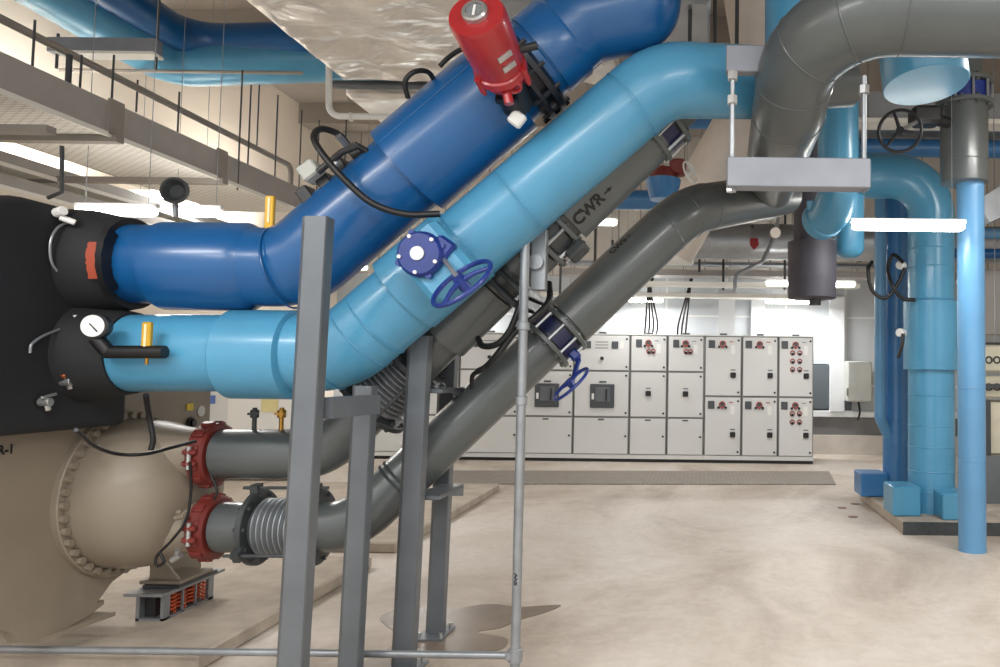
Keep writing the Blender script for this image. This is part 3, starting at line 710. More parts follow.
_, xb = post(349, 3.68, 21, 388, 'steel post just behind the tallest one, under the light blue elbow')
_, xc = post(403, 3.93, 22, 338, 'steel post in front of the rising grey pipe with a side bracket')
_, xd = post(434, 4.46, 17, 300, 'rearmost steel post, its base plate in the puddle')
za = P(350, 402, 3.5).z
tag(build('cross_bracket', MB().bb(xa + 0.02, xb + 0.16, 3.26, 3.62, za - 0.03, za + 0.04, 0.004) if False else MB().prism([V((xa + 0.06, 3.25, za - 0.06)), V((xa + 0.06, 3.25, za + 0.03)), V((xb + 0.07, 3.64, za + 0.03)), V((xb + 0.07, 3.64, za - 0.06))], (0.06, -0.01, 0)), STEELP), 'grey bracket tying the two left steel posts below the light blue pipe', 'bracket')
for py, lab in ((492, 'lower grey bracket tying the two right steel posts'), (388, 'upper grey bracket tying the two right steel posts')):
    zz = P(425, py, 4.1).z
    tag(build('cross_bracket', MB().bb(xc + 0.0, xc + 0.14, 3.99, 4.40, zz - 0.025, zz + 0.0, 0.004).prism([V((xc + 0.14, 3.99, zz)), V((xc + 0.14, 4.4, zz)), V((xc + 0.14, 4.4, zz - 0.07))], (-0.008, 0, 0)), STEELP), lab, 'bracket', 'brackets between the right posts')
# ------------------------------------------------------------------ chiller
XP = -3.2
t = thing('chiller', 'beige water chiller with black insulated evaporator end and domed water box', 'chiller', (XP - 0.3, 4.0, 0.2))
pl = [(-60, 360), (211, 385), (209, 430), (201, 556), (201, 570), (165, 580), (160, 562), (148, 563), (128, 570), (112, 582), (96, 604), (104, 600), (104, 604), (90, 615), (40, 643), (20, 643), (14, 634), (0, 630), (-60, 640)]
build('tube_sheet', MB().prism([PX(x, y, XP) for x, y in pl], (-0.06, 0, 0)), BEIGE, t, 0.3)
# feet: horizontal plates
a = PX(40, 643, XP); b = PX(104, 603, XP)
build('foot_flange', MB().prism([V((XP - 0.06, a.y, a.z)), V((XP + 0.0, a.y, a.z)), V((XP + 0.05, b.y + 0.02, a.z + 0.0)), V((XP - 0.06, b.y + 0.02, a.z))], (0, 0, 0.02)), BEIGE, t)
build('foot_flange', MB().bb(-3.24, -3.0, 4.42, 4.72, 0.278, 0.3, 0.004), BEIGE, t)
build('foot_gusset', MB().prism([(-3.2, 4.45, 0.3), (-3.03, 4.45, 0.3), (-3.2, 4.45, 0.5)], (0, 0.02, 0)), BEIGE, t)
fc = PX(120, 492, XP); FR = 0.448
wb = build('water_box', MB().lathe(fc, (1, 0, 0), [(0, FR * 0.9), (0.14, FR * 0.9), (0.25, FR * 0.865), (0.34, FR * 0.76), (0.41, FR * 0.58), (0.455, FR * 0.32), (0.47, 0.0)], 64), BEIGE, t)
build('bolted_flange', MB().lathe(fc, (1, 0, 0), [(0, FR * 1.0), (0.03, FR * 1.0), (0.035, FR * 0.99), (0.035, FR * 0.88)], 64), BEIGE, t)
build('bolts', MB().bolts(fc + V((0.045, 0, 0)), (1, 0, 0), FR * 0.945, 40, 0.019, 0.03, seg=10), BEIGE, t)
for py in (454, 527):
    c = P(206, py, ZG)
    build('nozzle', MB().lathe((fc.x + 0.12, c.y, c.z), (1, 0, 0), [(0, rg * 1.35), (0.12, rg * 1.28), (0.3, rg * 1.05), (c.x - fc.x - 0.14, rg * 1.0)], 40), BEIGE, t)
# sheet top corner: sticker, hole, eye
q = PX(190, 407, XP + 0.003)
build('warning_sticker', MB().box(q, (0.002, 0.03, 0.022)), mat('sticker_yellow', (220, 195, 40), 0.5), t)
q = PX(201, 411, XP); build('lifting_hole', MB().lathe(q + V((0.001, 0, 0)), (1, 0, 0), [(0, 0.035), (0.003, 0.035)], 24), CAB, t)
q = PX(190, 423, XP); build('plug', MB().cyl(q, q + V((0.03, 0, 0)), 0.022, 16).torus(q + V((0.01, 0, 0)), (1, 0, 0), 0.03, 0.008), BLK, t)
# black evaporator box
XE = -3.04
c0 = PX(0, 190, XE); c1 = PX(118, 224, XE); c2_ = PX(127, 424, XE); c3 = PX(0, 437, XE)
z1 = c0.z; z0 = c3.z; y1 = c2_.y; y0 = 3.05
poly = []
def rc(cy, cz, r, a0, a1, n=8):
    for k in range(n + 1):
        w = a0 + (a1 - a0) * k / n; poly.append(V((XE, cy + r * math.cos(w), cz + r * math.sin(w))))
rc(y1 - 0.05, z0 + 0.05, 0.05, -PI / 2, 0); rc(y1 - 0.22, z1 - 0.22, 0.22, 0, PI / 2); rc(y0 + 0.3, z1 - 0.3, 0.3, PI / 2, PI); rc(y0 + 0.05, z0 + 0.05, 0.05, PI, 1.5 * PI)
o = build('evaporator_end', MB().prism(poly, (-0.6, 0, 0)), FOAM, t, 0.6); bm = o.modifiers.new('bevel', 'BEVEL'); bm.width = 0.03; bm.segments = 3; bm.limit_method = 'ANGLE'; bm.angle_limit = 1.0
sh = MB().lathe((-3.5, 3.65, (z0 + z1) / 2), (-1, 0, 0), [(0, 0.52), (3.0, 0.52)], 48)
build('evaporator_shell', sh, FOAM, t)
build('condenser_shell', MB().lathe((XP - 0.05, fc.y, fc.z), (-1, 0, 0), [(0, 0.47), (3.3, 0.47)], 48), BEIGE, t)
nz = P(135, 264, ZB)
build('evaporator_nozzle', MB().lathe((XE - 0.1, ZB, nz.z), (1, 0, 0), [(0, 0.27), (0.1, 0.265), (0.2, 0.245), (nz.x - XE + 0.1, 0.228)], 40), FOAM, t)
nz2 = P(132, 353, ZB)
build('evaporator_nozzle', MB().lathe((XE - 0.1, ZB, nz2.z), (1, 0, 0), [(0, 0.27), (0.1, 0.25), (0.2, 0.225), (nz2.x + 0.01 - XE + 0.1, 0.205)], 40), FOAM, t)
q = P(92, 268, 3.55)
co = P(92, 266, 3.51)
def arc_patch(x0, x1, r0, r1, a0, a1, n=14):
    mb = MB(); jit = [random.uniform(-0.004, 0.004) for _ in range(n + 1)]
    for k in range(n + 1):
        w = a0 + (a1 - a0) * k / n; d = V((0, -math.cos(w), math.sin(w)))
        for x, r in ((x0 + jit[k], r0), (x0 + jit[k], r1), (x1 + jit[n - k], r1), (x1 + jit[n - k], r0)): mb.v.append(V((x, ZB, nz.z)) + d * r)
    for k in range(n):
        for q in range(4):
            q2 = (q + 1) % 4; mb.f.append((k * 4 + q, k * 4 + q2, k * 4 + 4 + q2, k * 4 + 4 + q))
    mb.f.append((3, 2, 1, 0)); mb.f.append((n * 4, n * 4 + 1, n * 4 + 2, n * 4 + 3)); return mb
build('torn_foam_edge', arc_patch(co.x + 0.03, co.x + 0.06, 0.2, 0.262, -0.75, 0.6), RUB, t)
build('exposed_coupling', arc_patch(co.x - 0.02, co.x + 0.03, 0.2, 0.254, -0.42, 0.28), mat('orange_coupling', (160, 74, 52), 0.5), t)
# fittings on the evaporator face
def fit(px, py, parts_, m, nm):
    c = PX(px, py, XE + 0.01); mb = MB()
    for (dx, dy, dz, r, L_, axx) in parts_: mb.cyl(c + V((dx, dy, dz)), c + V((dx, dy, dz)) + V(axx).normalized() * L_, r, 10, 0.002)
    build(nm, mb, m, t)
fit(56, 213, [(0, 0, 0, 0.022, 0.05, (1, -0.3, 0.2)), (0.02, 0.0, -0.02, 0.014, 0.06, (1, 0.6, -0.4))], WHITE, 'sensor_fitting')
fit(76, 221, [(0, 0, 0, 0.016, 0.06, (1, 0.5, 0)), (0, 0, -0.015, 0.008, 0.08, (0.2, 1, 0))], STEEL, 'sensor_fitting')
fit(69, 318, [(0, 0, 0, 0.016, 0.04, (1, 0, 0)), (0.02, 0, -0.02, 0.012, 0.04, (0.3, 0.3, -1))], WHITE, 'sensor_fitting')
fit(62, 381, [(0, 0, 0, 0.024, 0.05, (1, 0, 0)), (0.03, 0, 0, 0.012, 0.04, (0, 0.4, -1)), (0.03, 0, 0, 0.012, 0.05, (0, 1, 0.6))], GALV, 'drain_cock')
fit(56, 374, [(0.03, 0, 0, 0.012, 0.06, (0, 1, -0.8))], COPPER, 'copper_stub')
fit(40, 402, [(0, 0, 0, 0.02, 0.05, (1, 0, 0)), (0.03, 0, 0.0, 0.012, 0.04, (0, 0.3, -1)), (0.03, -0.03, 0.02, 0.007, 0.08, (0, 1, 0.2))], GALV, 'drain_cock')
for pts_, r_ in (([(78, 221), (60, 226), (51, 240), (51, 260), (58, 272), (66, 279)], 0.006), ([(66, 327), (45, 335), (32, 344), (30, 353)], 0.006)):
    build('capillary_tube', MB().tube(catmull([PX(x, y, XE + 0.02) for x, y in pts_]), r_, 8), STEEL, t)
# lettering on the chiller
vs, fs = textmesh('R-1', 0.06)
c = PX(6, 450, XP + 0.004)
mb = MB(); mb.v = [V((c.x, c.y + v.x * 1.0, c.z + v.y)) for v in vs]; mb.f = fs
build('chiller_lettering', mb, INK, t, 0)
# sensor well on the lower water box
q = P(172, 560, 3.95)
build('drain_valve', MB().cyl(q, q + V((0.05, -0.01, 0.03)), 0.016, 12).cyl(q + V((0.02, 0, 0.02)), q + V((0.04, -0.02, 0.06)), 0.012, 10), GALV, t)
q = P(176, 518, 3.98); build('drain_valve', MB().cyl(q, q + V((0.06, -0.02, 0.02)), 0.014, 12).cyl(q + V((0.03, 0, 0)), q + V((0.03, -0.03, 0.04)), 0.012, 10), BEIGE, t)
# thermometers, gauge
def thermo(px, py0, py1, z, lab):
    a = P(px, py0, z); b = P(px, py1, z)
    t_ = thing('thermometer', lab, 'thermometer', a, 'yellow thermometers on the blue pipes')
    build('thermometer_case', MB().box((a + b) / 2, (S(4.5, z), 0.012, (b.z - a.z) / 2), None, 0.004), YEL, t_)
    build('glass_scale', MB().box((a + b) / 2 + V((0, -0.013, 0.01)), (S(1.2, z), 0.002, (b.z - a.z) / 2 * 0.75)), mat('scale_white', (226, 214, 170), 0.3), t_)
    build('stem', MB().cyl(a - V((0, 0, 0.04)), a, 0.008, 10), BRASS, t_)
thermo(147, 356, 322, 3.5, 'yellow glass thermometer in front of the light blue pipe beside the gauge')
thermo(270, 229, 196, 3.7, 'yellow thermometer standing up on top of the dark blue pipe')
tag(build('insulated_stub', MB().tube([P(106, 352, 3.5), P(165, 352, 3.5)], [S(6.5, 3.5)] * 2, 16).tube([P(96, 338, 3.48), P(108, 352, 3.5)], S(7, 3.5), 14), RUB), 'black foam-wrapped stub lying across the light blue pipe under the gauge', 'insulated stub')
gp = P(94, 326, 3.45)
t = thing('pressure_gauge', 'round white-faced pressure gauge at the end of the light blue pipe', 'gauge', gp)
build('gauge_case', MB().lathe(gp + V((0, 0.045, 0)), (0.15, -1, 0), [(0, 0.03), (0.01, 0.055), (0.05, 0.058), (0.055, 0.052)], 32), BLK, t)
build('dial', MB().lathe(gp + V((0.001, -0.008, 0)), (0.15, -1, 0), [(0, 0.05), (0.003, 0.05)], 32), WHITE, t)
build('needle', MB().box(gp + V((0.008, -0.014, -0.008)), (0.026, 0.001, 0.0025), ((0.7, 0, -0.7), (0, 1, 0), (0.7, 0, 0.7))), INK, t)
build('gauge_stem', MB().tube(catmull([gp + V((0, 0.03, -0.05)), gp + V((0.01, 0.03, -0.09)), P(104, 345, 3.5)]), 0.02, 12), RUB, t)
# isolator
t = thing('vibration_isolator', 'spring vibration isolator with orange springs under the chiller foot', 'spring isolator', (-3.17, 4.58, 0.09))
X0, X1, Y0_, Y1_, h0, h1 = -3.205, -3.045, 4.36, 4.80, 0.09, 0.255
mb = MB()
mb.bb(X0, X1, Y0_, Y1_, h0, h0 + 0.014).bb(X0 + 0.01, X1 - 0.0, Y0_, Y1_, h1 - 0.03, h1 - 0.012)
for (x, y) in ((X0, Y0_), (X1 - 0.02, Y0_), (X0, Y1_ - 0.05), (X1 - 0.02, Y1_ - 0.05)): mb.bb(x, x + 0.02, y, y + 0.05, h0, h1 - 0.02)
for k in (1, 2): y = Y0_ + 0.05 + (Y1_ - Y0_ - 0.1) * k / 3; mb.bb(X1 - 0.012, X1, y - 0.006, y + 0.006, h0, h1 - 0.02)
build('frame', mb, STEEL, t)
build('inner_core', MB().bb(X0 + 0.03, X1 - 0.07, Y0_ + 0.03, Y1_ - 0.02, h0 + 0.01, h1 - 0.03), BLK, t)
build('top_plate', MB().bb(X0 - 0.03, X1 + 0.03, Y0_ - 0.06, Y1_ + 0.06, h1 - 0.012, h1 + 0.004), STEEL, t)
build('bearing_pad', MB().bb(-3.21, -3.0, Y0_ + 0.05, Y0_ + 0.4, h1 + 0.004, h1 + 0.022), GREYD, t)
for k in range(4):
    yy = Y0_ + 0.095 + k * 0.085 + 0.01; pts_ = []
    for j in range(61):
        w = 2 * PI * 5 * j / 60; pts_.append((X1 - 0.042 + 0.03 * math.cos(w), yy + 0.03 * math.sin(w), h0 + 0.02 + 0.11 * j / 60))
    build('spring', MB().tube(pts_, 0.0075, 8), ORG, t)
# ------------------------------------------------------------------ hoses
def hose(pts, r, lab, m=RUB, cat='hose', nm='rubber_hose', ends=None):
    return tag(build(nm, MB().tube(catmull([P(*p) for p in pts], 10), r, 12), m), lab, cat)
hose([(440, 214, 3.5), (405, 214, 3.47), (372, 203, 3.45), (345, 180, 3.43), (324, 156, 3.42), (314, 138, 3.44), (321, 129, 3.5), (338, 134, 3.58), (349, 146, 3.65)], S(3.4, 3.5), 'long black hose looping over the left of the dark blue pipe')
hose([(408, 98, 3.55), (405, 82, 3.5), (414, 72, 3.5), (428, 72, 3.55), (436, 84, 3.62)], S(2.6, 3.5), 'small black hose loop on top of the dark blue pipe')
hose([(440, 66, 3.52), (448, 58, 3.5), (460, 50, 3.45), (476, 46, 3.4)], S(2.6, 3.4), 'short black hose running up to the red actuator')
hose([(534, 372, 4.0), (545, 340, 3.98), (530, 300, 3.95)], S(1, 3), 'x') if False else None
hose([(526, 283, 3.98), (521, 302, 3.9), (510, 330, 3.88), (497, 344, 3.9), (483, 346, 3.95), (478, 338, 4.0)], S(3.2, 3.9), 'black hose curving from the return pipe valve to the left')
hose([(549, 283, 4.1), (549, 300, 4.0), (536, 316, 3.92), (517, 330, 3.9), (500, 352, 3.9), (487, 366, 3.95), (478, 371, 4.02)], S(3.2, 3.9), 'black hose crossing behind the conduit toward the lower grey pipe')
hose([(527, 290, 3.96), (518, 315, 3.9), (503, 345, 3.93), (484, 368, 3.95), (473, 375, 4.0), (472, 388, 4.05)], S(2.4, 3.9), 'thin black hose ending in a brass fitting on the lower grey pipe')
# device on the left side of the dark pipe
t = thing('flow_switch', 'grey box flow switch with black brackets clamped to the dark blue pipe', 'flow switch', P(335, 175, 3.7))
rot = (V((0.78, 0, 0.62)), V((0, 1, 0)), V((-0.62, 0, 0.78)))
build('switch_box', MB().box(P(312, 172, 3.6), (0.045, 0.05, 0.04), rot, 0.008), mat('pale_grey_plastic', (172, 174, 168), 0.5), t)
for px, py in ((310, 198), (328, 184), (344, 170), (360, 155)):
    build('clamp_bracket', MB().box(P(px, py, 3.66), (0.032, 0.05, 0.05), rot, 0.006), BLK, t)
build('bracket_arm', MB().tube([P(318, 172, 3.55), P(342, 152, 3.55), P(358, 146, 3.57), P(368, 152, 3.6)], 0.016, 10), BLK, t)
build('hose_fitting', MB().cyl(P(338, 136, 3.56), P(347, 146, 3.62), 0.017, 12).cyl(P(333, 172, 3.52), P(336, 162, 3.52), 0.01, 8), GALV, t)
# cables on the water box
hose([(146, 395, 3.6), (149, 415, 3.7), (153, 438, 3.72), (151, 450, 3.72)], S(2.6, 3.7), 'black cable hanging down from the light blue pipe over the water box', cat='cable', nm='cable')
hose([(76, 430, 3.15), (95, 446, 3.4), (118, 454, 3.6), (145, 454, 3.7), (170, 448, 3.85), (196, 441, 3.95)], S(1.8, 3.7), 'thin black cable slung across the front of the domed water box', cat='cable', nm='cable')
hose([(190, 462, 3.9), (191, 490, 3.93), (186, 520, 3.93), (172, 540, 3.93), (157, 556, 3.93), (157, 566, 3.93), (164, 562, 3.93), (160, 553, 3.93)], S(1.4, 3.7), 'thin black cable dropping beside the lower red coupling with a loop', cat='cable', nm='cable')
# small gauges on the upper grey pipe
for px, m_, lab in ((254, GREYD, 'dark pressure tapping standing on the upper horizontal grey pipe'), (281, BRASS, 'brass pressure tapping standing on the upper horizontal grey pipe')):
    a = P(px, 432, ZG - 0.02); mb = MB().cyl(a, a + V((0, 0, S(24, ZG))), S(2.2, ZG), 10).cyl(a + V((0, 0, S(14, ZG))), a + V((0, 0, S(22, ZG))), S(4, ZG), 12, 0.003).box(a + V((0, -0.02, S(18, ZG))), (0.025, 0.008, 0.006))
    tag(build('pressure_tapping', mb, m_), lab, 'pipe fitting')
hose([(210, 473, 4.0), (217, 490, 4.0), (214, 500, 4.0)], 0.006, 'short dark wire between the two red couplings', RUB, 'wire', 'wire')
# ------------------------------------------------------------------ left background: cabinet + board
t = thing('background_cabinet', 'white cabinet seen far behind under the light blue pipe', 'cabinet', P(240, 470, 10.0))
a = P(185, 385, 10.0); b = P(300, 470, 10.0)
build('cabinet_body', MB().bb(a.x, b.x, 10.0, 10.6, 0.09, a.z + 0.3, 0.02), CAB, t)
build('cabinet_door', MB().bb(P(246, 0, 10).x, b.x - 0.05, 9.97, 10.0, 0.3, a.z + 0.2, 0.01), WHITE, t)
q = P(270, 403, 9.95); build('notice', MB().bb(q.x - 0.12, q.x + 0.1, 9.955, 9.965, q.z - 0.12, q.z + 0.12), mat('notice_yellow', (214, 204, 150), 0.5), t)
q = P(207, 400, 9.95); build('blue_label', MB().bb(q.x - 0.08, q.x + 0.08, 9.985, 9.995, q.z - 0.05, q.z + 0.06), mat('label_blue', (90, 120, 190), 0.5), t)
# ------------------------------------------------------------------ right hand risers
def vpipe(name, px, y, rpx, ptop, base_h, m, lab, seams=(), cat='pipe'):
    c = P(px, 400, y); r = S(rpx, y)
    t = thing(name, lab, cat, (c.x, y, base_h))
    mb = MB().cyl((c.x, y, base_h), (c.x, y, P(px, ptop, y).z), r, 40)
    for s_ in seams: circum(mb, V((c.x, y, P(px, s_, y).z)), (0, 0, 1), r, 0.004)
    build('pipe_body', mb, m, t); return t, c.x, r
t, x_, r_ = vpipe('sky_blue_riser', 971.5, 6.69, 13.3, 170, 0.0, SKY2, 'slim sky blue pipe standing on the floor at the right edge', (388, 460))
build('base_collar', MB().lathe((x_, 6.69, 0), (0, 0, 1), [(0, r_ * 1.02), (0.02, r_ * 1.01)], 40), SKY2, t)
YA = 7.95
A = [P(845, 176, YA), P(931, 176, YA)]
r_a = S(24.3, YA)
t, path = run('light_blue_riser', 'thick light blue riser arching over and dropping to the right plinth', 'pipe', [P(800, 176, YA), P(931, 176, YA), V((P(931, 400, YA).x, YA, 0.12))], r_a * 0.93, [0.42], SKY)
xv = P(931, 400, YA).x
build('insulation_sleeve', MB().lathe((xv, YA, P(931, 370, YA).z), (0, 0, 1), [(0, r_a * 0.95), (0.004, r_a * 1.1), (S(68, YA), r_a * 1.1), (S(69, YA), r_a * 0.95)], 40), SKY, t)
mb = MB()
for py in (250, 268, 300, 395, 425, 446, 470, 490): circum(mb, V((xv, YA, P(931, py, YA).z)), (0, 0, 1), r_a * 0.93, 0.006)
build('seam_ring', mb, SKY, t)
for py in (266, 333):
    q = P(903, py, YA - 0.1); build('test_cap', MB().cyl(q, q + V((-0.06, -0.08, 0)), 0.045, 16, 0.008), WHITE, t)
t, x_, r_ = vpipe('mid_blue_riser', 896.5, 8.9, 13.5, 200, 0.12, MID, 'mid blue riser standing between the thin and the thick blue risers', (300, 330, 420, 445))
build('upper_elbow', MB().tube(fillet([(x_, 8.9, P(896, 215, 8.9).z), (x_, 8.9, P(896, 180, 8.9).z), P(855, 180, 8.9)], 0.3), r_ * 1.0, 32), MID, t)
xm = P(880, 400, 8.75).x
tag(build('thin_blue_riser', MB().tube(fillet([(xm, 8.75, P(880, 190, 8.75).z), (xm, 8.75, P(880, 418, 8.75).z), (xm + 0.12, 8.85, P(880, 436, 8.75).z)], 0.1), S(5.5, 8.75), 24), SKY2), 'thin blue pipe hugging the left side of the mid blue riser', 'pipe')
for (x0, x1, y0, y1, zz, m_, lab) in ((861, 888, 474, 492, 8.75, MID, 'mid blue painted concrete block at the foot of the mid blue riser'),
                                   (893, 921, 487, 508, 7.6, SKY, 'light blue concrete block left of the thick riser foot'),
                                   (943, 975, 494, 514, 7.42, SKY, 'light blue concrete block right of the thick riser foot, behind the slim pipe')):
    a = P(x0, y1, zz); b = P(x1, y0, zz)
    tag(build('thrust_block', MB().bb(a.x, b.x, zz, zz + 0.4, 0.12, b.z + 0.0, 0.012), m_), lab, 'concrete block', 'painted blocks around the riser feet')
for pts_, lab in (([(905, 268, 7.7), (897, 285, 7.7), (885, 298, 7.7), (872, 290, 7.7), (868, 270, 7.7), (872, 262, 7.8)], 'black cable loop on the thick riser, lowest hanging'),
                  ([(903, 262, 7.7), (893, 255, 7.8), (888, 268, 7.8), (892, 285, 7.7), (902, 298, 7.7), (915, 300, 7.7)], 'black cable looping across the mid blue riser'),
                  ([(903, 334, 7.7), (902, 345, 7.68), (898, 358, 7.7)], 'short black cable below the lower white cap')):
    hose(pts_, 0.02, lab, cat='cable', nm='cable')
# dark charcoal drop pipe
YD = 7.0; xq = P(812, 260, YD).x
t = thing('charcoal_drop_pipe', 'charcoal insulated pipe hanging down above the switchboard', 'pipe', (xq, YD, P(812, 300, YD).z))
build('pipe_body', MB().cyl((xq, YD, P(812, 262, YD).z), (xq - 0.06, YD, P(805, 60, YD).z), S(17.5, YD), 36), CHAR, t)
build('insulation_sleeve', MB().lathe((xq, YD, P(812, 299, YD).z), (0, 0, 1), [(0, S(22, YD)), (0.01, S(24, YD)), (S(57, YD), S(24.5, YD)), (S(58, YD), S(17, YD))], 40), CHAR, t)
build('end_stub', MB().cyl((xq + 0.03, YD, P(812, 302, YD).z - 0.03), (xq + 0.03, YD, P(812, 298, YD).z), S(6, YD), 20), GREYD, t)
# blue elbow pipe
YE = 6.2
t, path = run('blue_branch_pipe', 'light blue pipe coming down and elbowing toward the charcoal drop pipe', 'pipe', [P(838, 95, YE), P(838, 206, YE), P(819, 222, YE + 0.3)], S(20.5, YE), [0.2], SKY)
dd = (path[-1] - path[-2]).normalized()
build('clamp_ring', MB().torus(path[-1] - dd * 0.1, dd, S(20.5, YE), 0.014, 36, 8).box(path[-1] - dd * 0.1 + V((-0.14, -0.1, 0.08)), (0.03, 0.02, 0.04), None, 0.006), SKY, t)
tag(build('blue_pipe_stub', MB().lathe(P(849, 258, 7.2), (0, 0, 1), [(0, S(6, 7.2)), (0.03, S(12, 7.2)), (0.08, S(15, 7.2)), (0.6, S(15, 7.2))], 32), SKY), 'light blue pipe end hanging right of the charcoal pipe', 'pipe end')
# struts with rods
def strut(x0, x1, y0, y1, z, lab, dep=0.09):
    a = P(x0, y1, z); b = P(x1, y0, z)
    return tag(build('support_channel', MB().bb(a.x, b.x, z, z + dep, a.z, b.z, 0.004), STRUT), lab, 'support channel')
strut(727, 871, 158, 186, 3.2, 'grey channel hung across the front of the large glossy grey pipe')
strut(726, 768, 45, 71, 3.5, 'grey channel under the top of the light blue pipe', 0.06)
def hanger(px, y0, y1, z, r, lab, nuts=()):
    a = P(px, y1, z); b = P(px, y0, z); a.x = b.x = (a.x + b.x) / 2
    t = thing('hanger_rod', lab, 'hanger rod', a, 'threaded hanger rods')
    build('rod', MB().cyl(a, b, r, 10), GREYD if y0 < 70 or z > 4 else STEEL, t)
    for n_ in nuts: c = P(px, n_, z); c.x = a.x; build('nut', MB().cyl(c - V((0, 0, 0.018)), c + V((0, 0, 0.018)), r * 2.2, 6), GALV, t)
    return t
hanger(732, 71, 190, 3.25, 0.011, 'hanger rod dropping from the upper channel to the left end of the long channel', (76, 100, 188))
hanger(864, 76, 192, 3.25, 0.011, 'hanger rod holding the right end of the long grey channel', (90, 186))
for px, y0, y1, z, lab in ((690, -20, 60, 5.0, 'dark hanger rod above the light blue bend, left one'), (715, -20, 45, 5.2, 'dark hanger rod above the light blue pipe, middle one'), (737, -20, 48, 5.0, 'dark hanger rod next to the vertical light blue pipe')):
    hanger(px, y0, y1, z, 0.014, lab)
# grey drop with blue valve at top right
YF = 6.69; xf = P(964, 150, YF).x
t = thing('grey_drop_pipe', 'grey insulated drop above the slim sky blue pipe at right', 'pipe', (xf, YF, P(964, 184, YF).z))
build('pipe_body', MB().lathe((xf, YF, P(964, 184, YF).z), (0, 0, 1), [(0, S(21, YF)), (0.006, S(23, YF)), (S(80, YF), S(23.5, YF)), (S(82, YF), S(18, YF)), (S(125, YF), S(18, YF))], 40), GREY, t)
build('seam_ring', MB().torus((xf, YF, P(964, 163, YF).z), (0, 0, 1), S(23, YF), 0.005, 40, 6), GREY, t)
t = thing('flanged_valve', 'royal blue flanged valve above the grey drop with studs', 'valve', (xf, YF, P(964, 105, YF).z))
build('valve_body', MB().cyl((xf, YF, P(964, 104, YF).z), (xf, YF, P(964, 88, YF).z), S(25, YF), 36), BLUEV, t)
mb = MB(); flange(mb, V((xf, YF, P(964, 106, YF).z)), (0, 0, 1), S(29, YF), 0.035, 10, 0.018, 0.08); build('flange', mb, GREY, t)
mb = MB(); flange(mb, V((xf, YF, P(964, 85, YF).z)), (0, 0, 1), S(29, YF), 0.035, 10, 0.018, 0.08); build('flange', mb, GREY, t)
build('stud_bolts', MB().bolts((xf, YF, P(964, 96, YF).z), (0, 0, 1), S(27, YF), 10, 0.012, 0.2), GALV, t)
gb = P(925, 117, YF - 0.25)
build('gearbox', MB().box(gb, (0.13, 0.1, 0.08), None, 0.03).cyl(gb, (xf, YF, gb.z), 0.05, 14), BLK, t)
hwc = P(900, 131, 6.0)
build('shaft', MB().cyl(gb, hwc, 0.018, 10), GALV, t)
handwheel('handwheel', hwc, (-0.25, -1, -0.1), S(21, 6.0), BLK, t, 0.014, 3)
# blue insulated end above it
YG = 5.0
bq = P(926, 86, YG)
t = thing('blue_pipe_end', 'large light blue insulated pipe end hanging under the glossy grey pipe', 'pipe', bq)
axb = V((-0.08, 0.12, 1)).normalized()
build('insulation_sleeve', MB().lathe(bq, axb, [(0, S(42, YG)), (0.01, S(43, YG)), (0.5, S(43, YG)), (0.51, S(30, YG)), (1.6, S(30, YG))], 48), SKY, t)
# cream insulated duct behind
t, path = run('cream_duct', 'cream insulated round duct bending down behind the light blue pipe', 'duct', [P(740, -60, 8.5), P(762, 70, 8.2), P(738, 130, 8.0), P(668, 250, 8.2)], S(27, 8.2), [0.6, 0.7], CREAM)
# silver round duct far back
def hcyl(name, x0, x1, py, z, rpx, m, lab, cat='pipe', seams=0, x_ends=True):
    a = P(x0, py, z); b = P(x1, py, z); b.z = a.z = P((x0 + x1) / 2, py, z).z
    mb = MB().cyl(a, b, S(rpx, z), 32)
    for k in range(seams): circum(mb, lerp(a, b, (k + 0.5) / seams), (1, 0, 0), S(rpx, z), 0.008)
    o = tag(build(name, mb, m), lab, cat)
    for e in (0.15, 0.85): q_ = lerp(a, b, e); build('suspension_rod', MB().cyl((q_.x, q_.y, q_.z + S(rpx, z) * 0.9), (q_.x, q_.y, ZC - 0.02), 0.006, 6), STEEL, o)
    return o
hcyl('round_duct', 690, 1010, 243, 11.5, 18, DUCT, 'horizontal silver round duct high in front of the back wall', 'duct', 8)
c = P(754, 243, 11.2)
tag(build('red_duct_mark', MB().prism([P(750, 238, 11.21), P(758, 238, 11.21), P(759, 245, 11.21), P(754, 250, 11.21), P(750, 245, 11.21)], (0, 0.005, 0)), RED2), 'small red tag stuck on the silver round duct', 'tag')
t = thing('duct_collar', 'pale ribbed collar hanging at the left end of the silver round duct', 'duct', P(680, 240, 11.5))
build('collar_body', MB().bb(P(665, 0, 11.4).x, P(697, 0, 11.4).x, 11.3, 11.8, P(680, 262, 11.4).z, P(680, 225, 11.4).z, 0.03), TRAYW, t)
hcyl('blue_header', 858, 1100, 149, 9.6, 9, MID, 'blue horizontal header high at right behind the black handwheel')
hcyl('blue_header', 962, 1100, 234, 9.2, 5.5, SKY2, 'thin sky blue pipe level with the right lamp')
hcyl('navy_pipe', 950, 1100, 254, 9.4, 5, NAVY, 'thin navy pipe running right behind the slim sky blue riser')
hcyl('blue_header', 560, 725, 200, 9.3, 10, MID, 'blue horizontal header seen behind the return pipe lettering')
hcyl('blue_header', 640, 760, 122, 8.9, 7, MID, 'thin blue header just under the light blue bend')
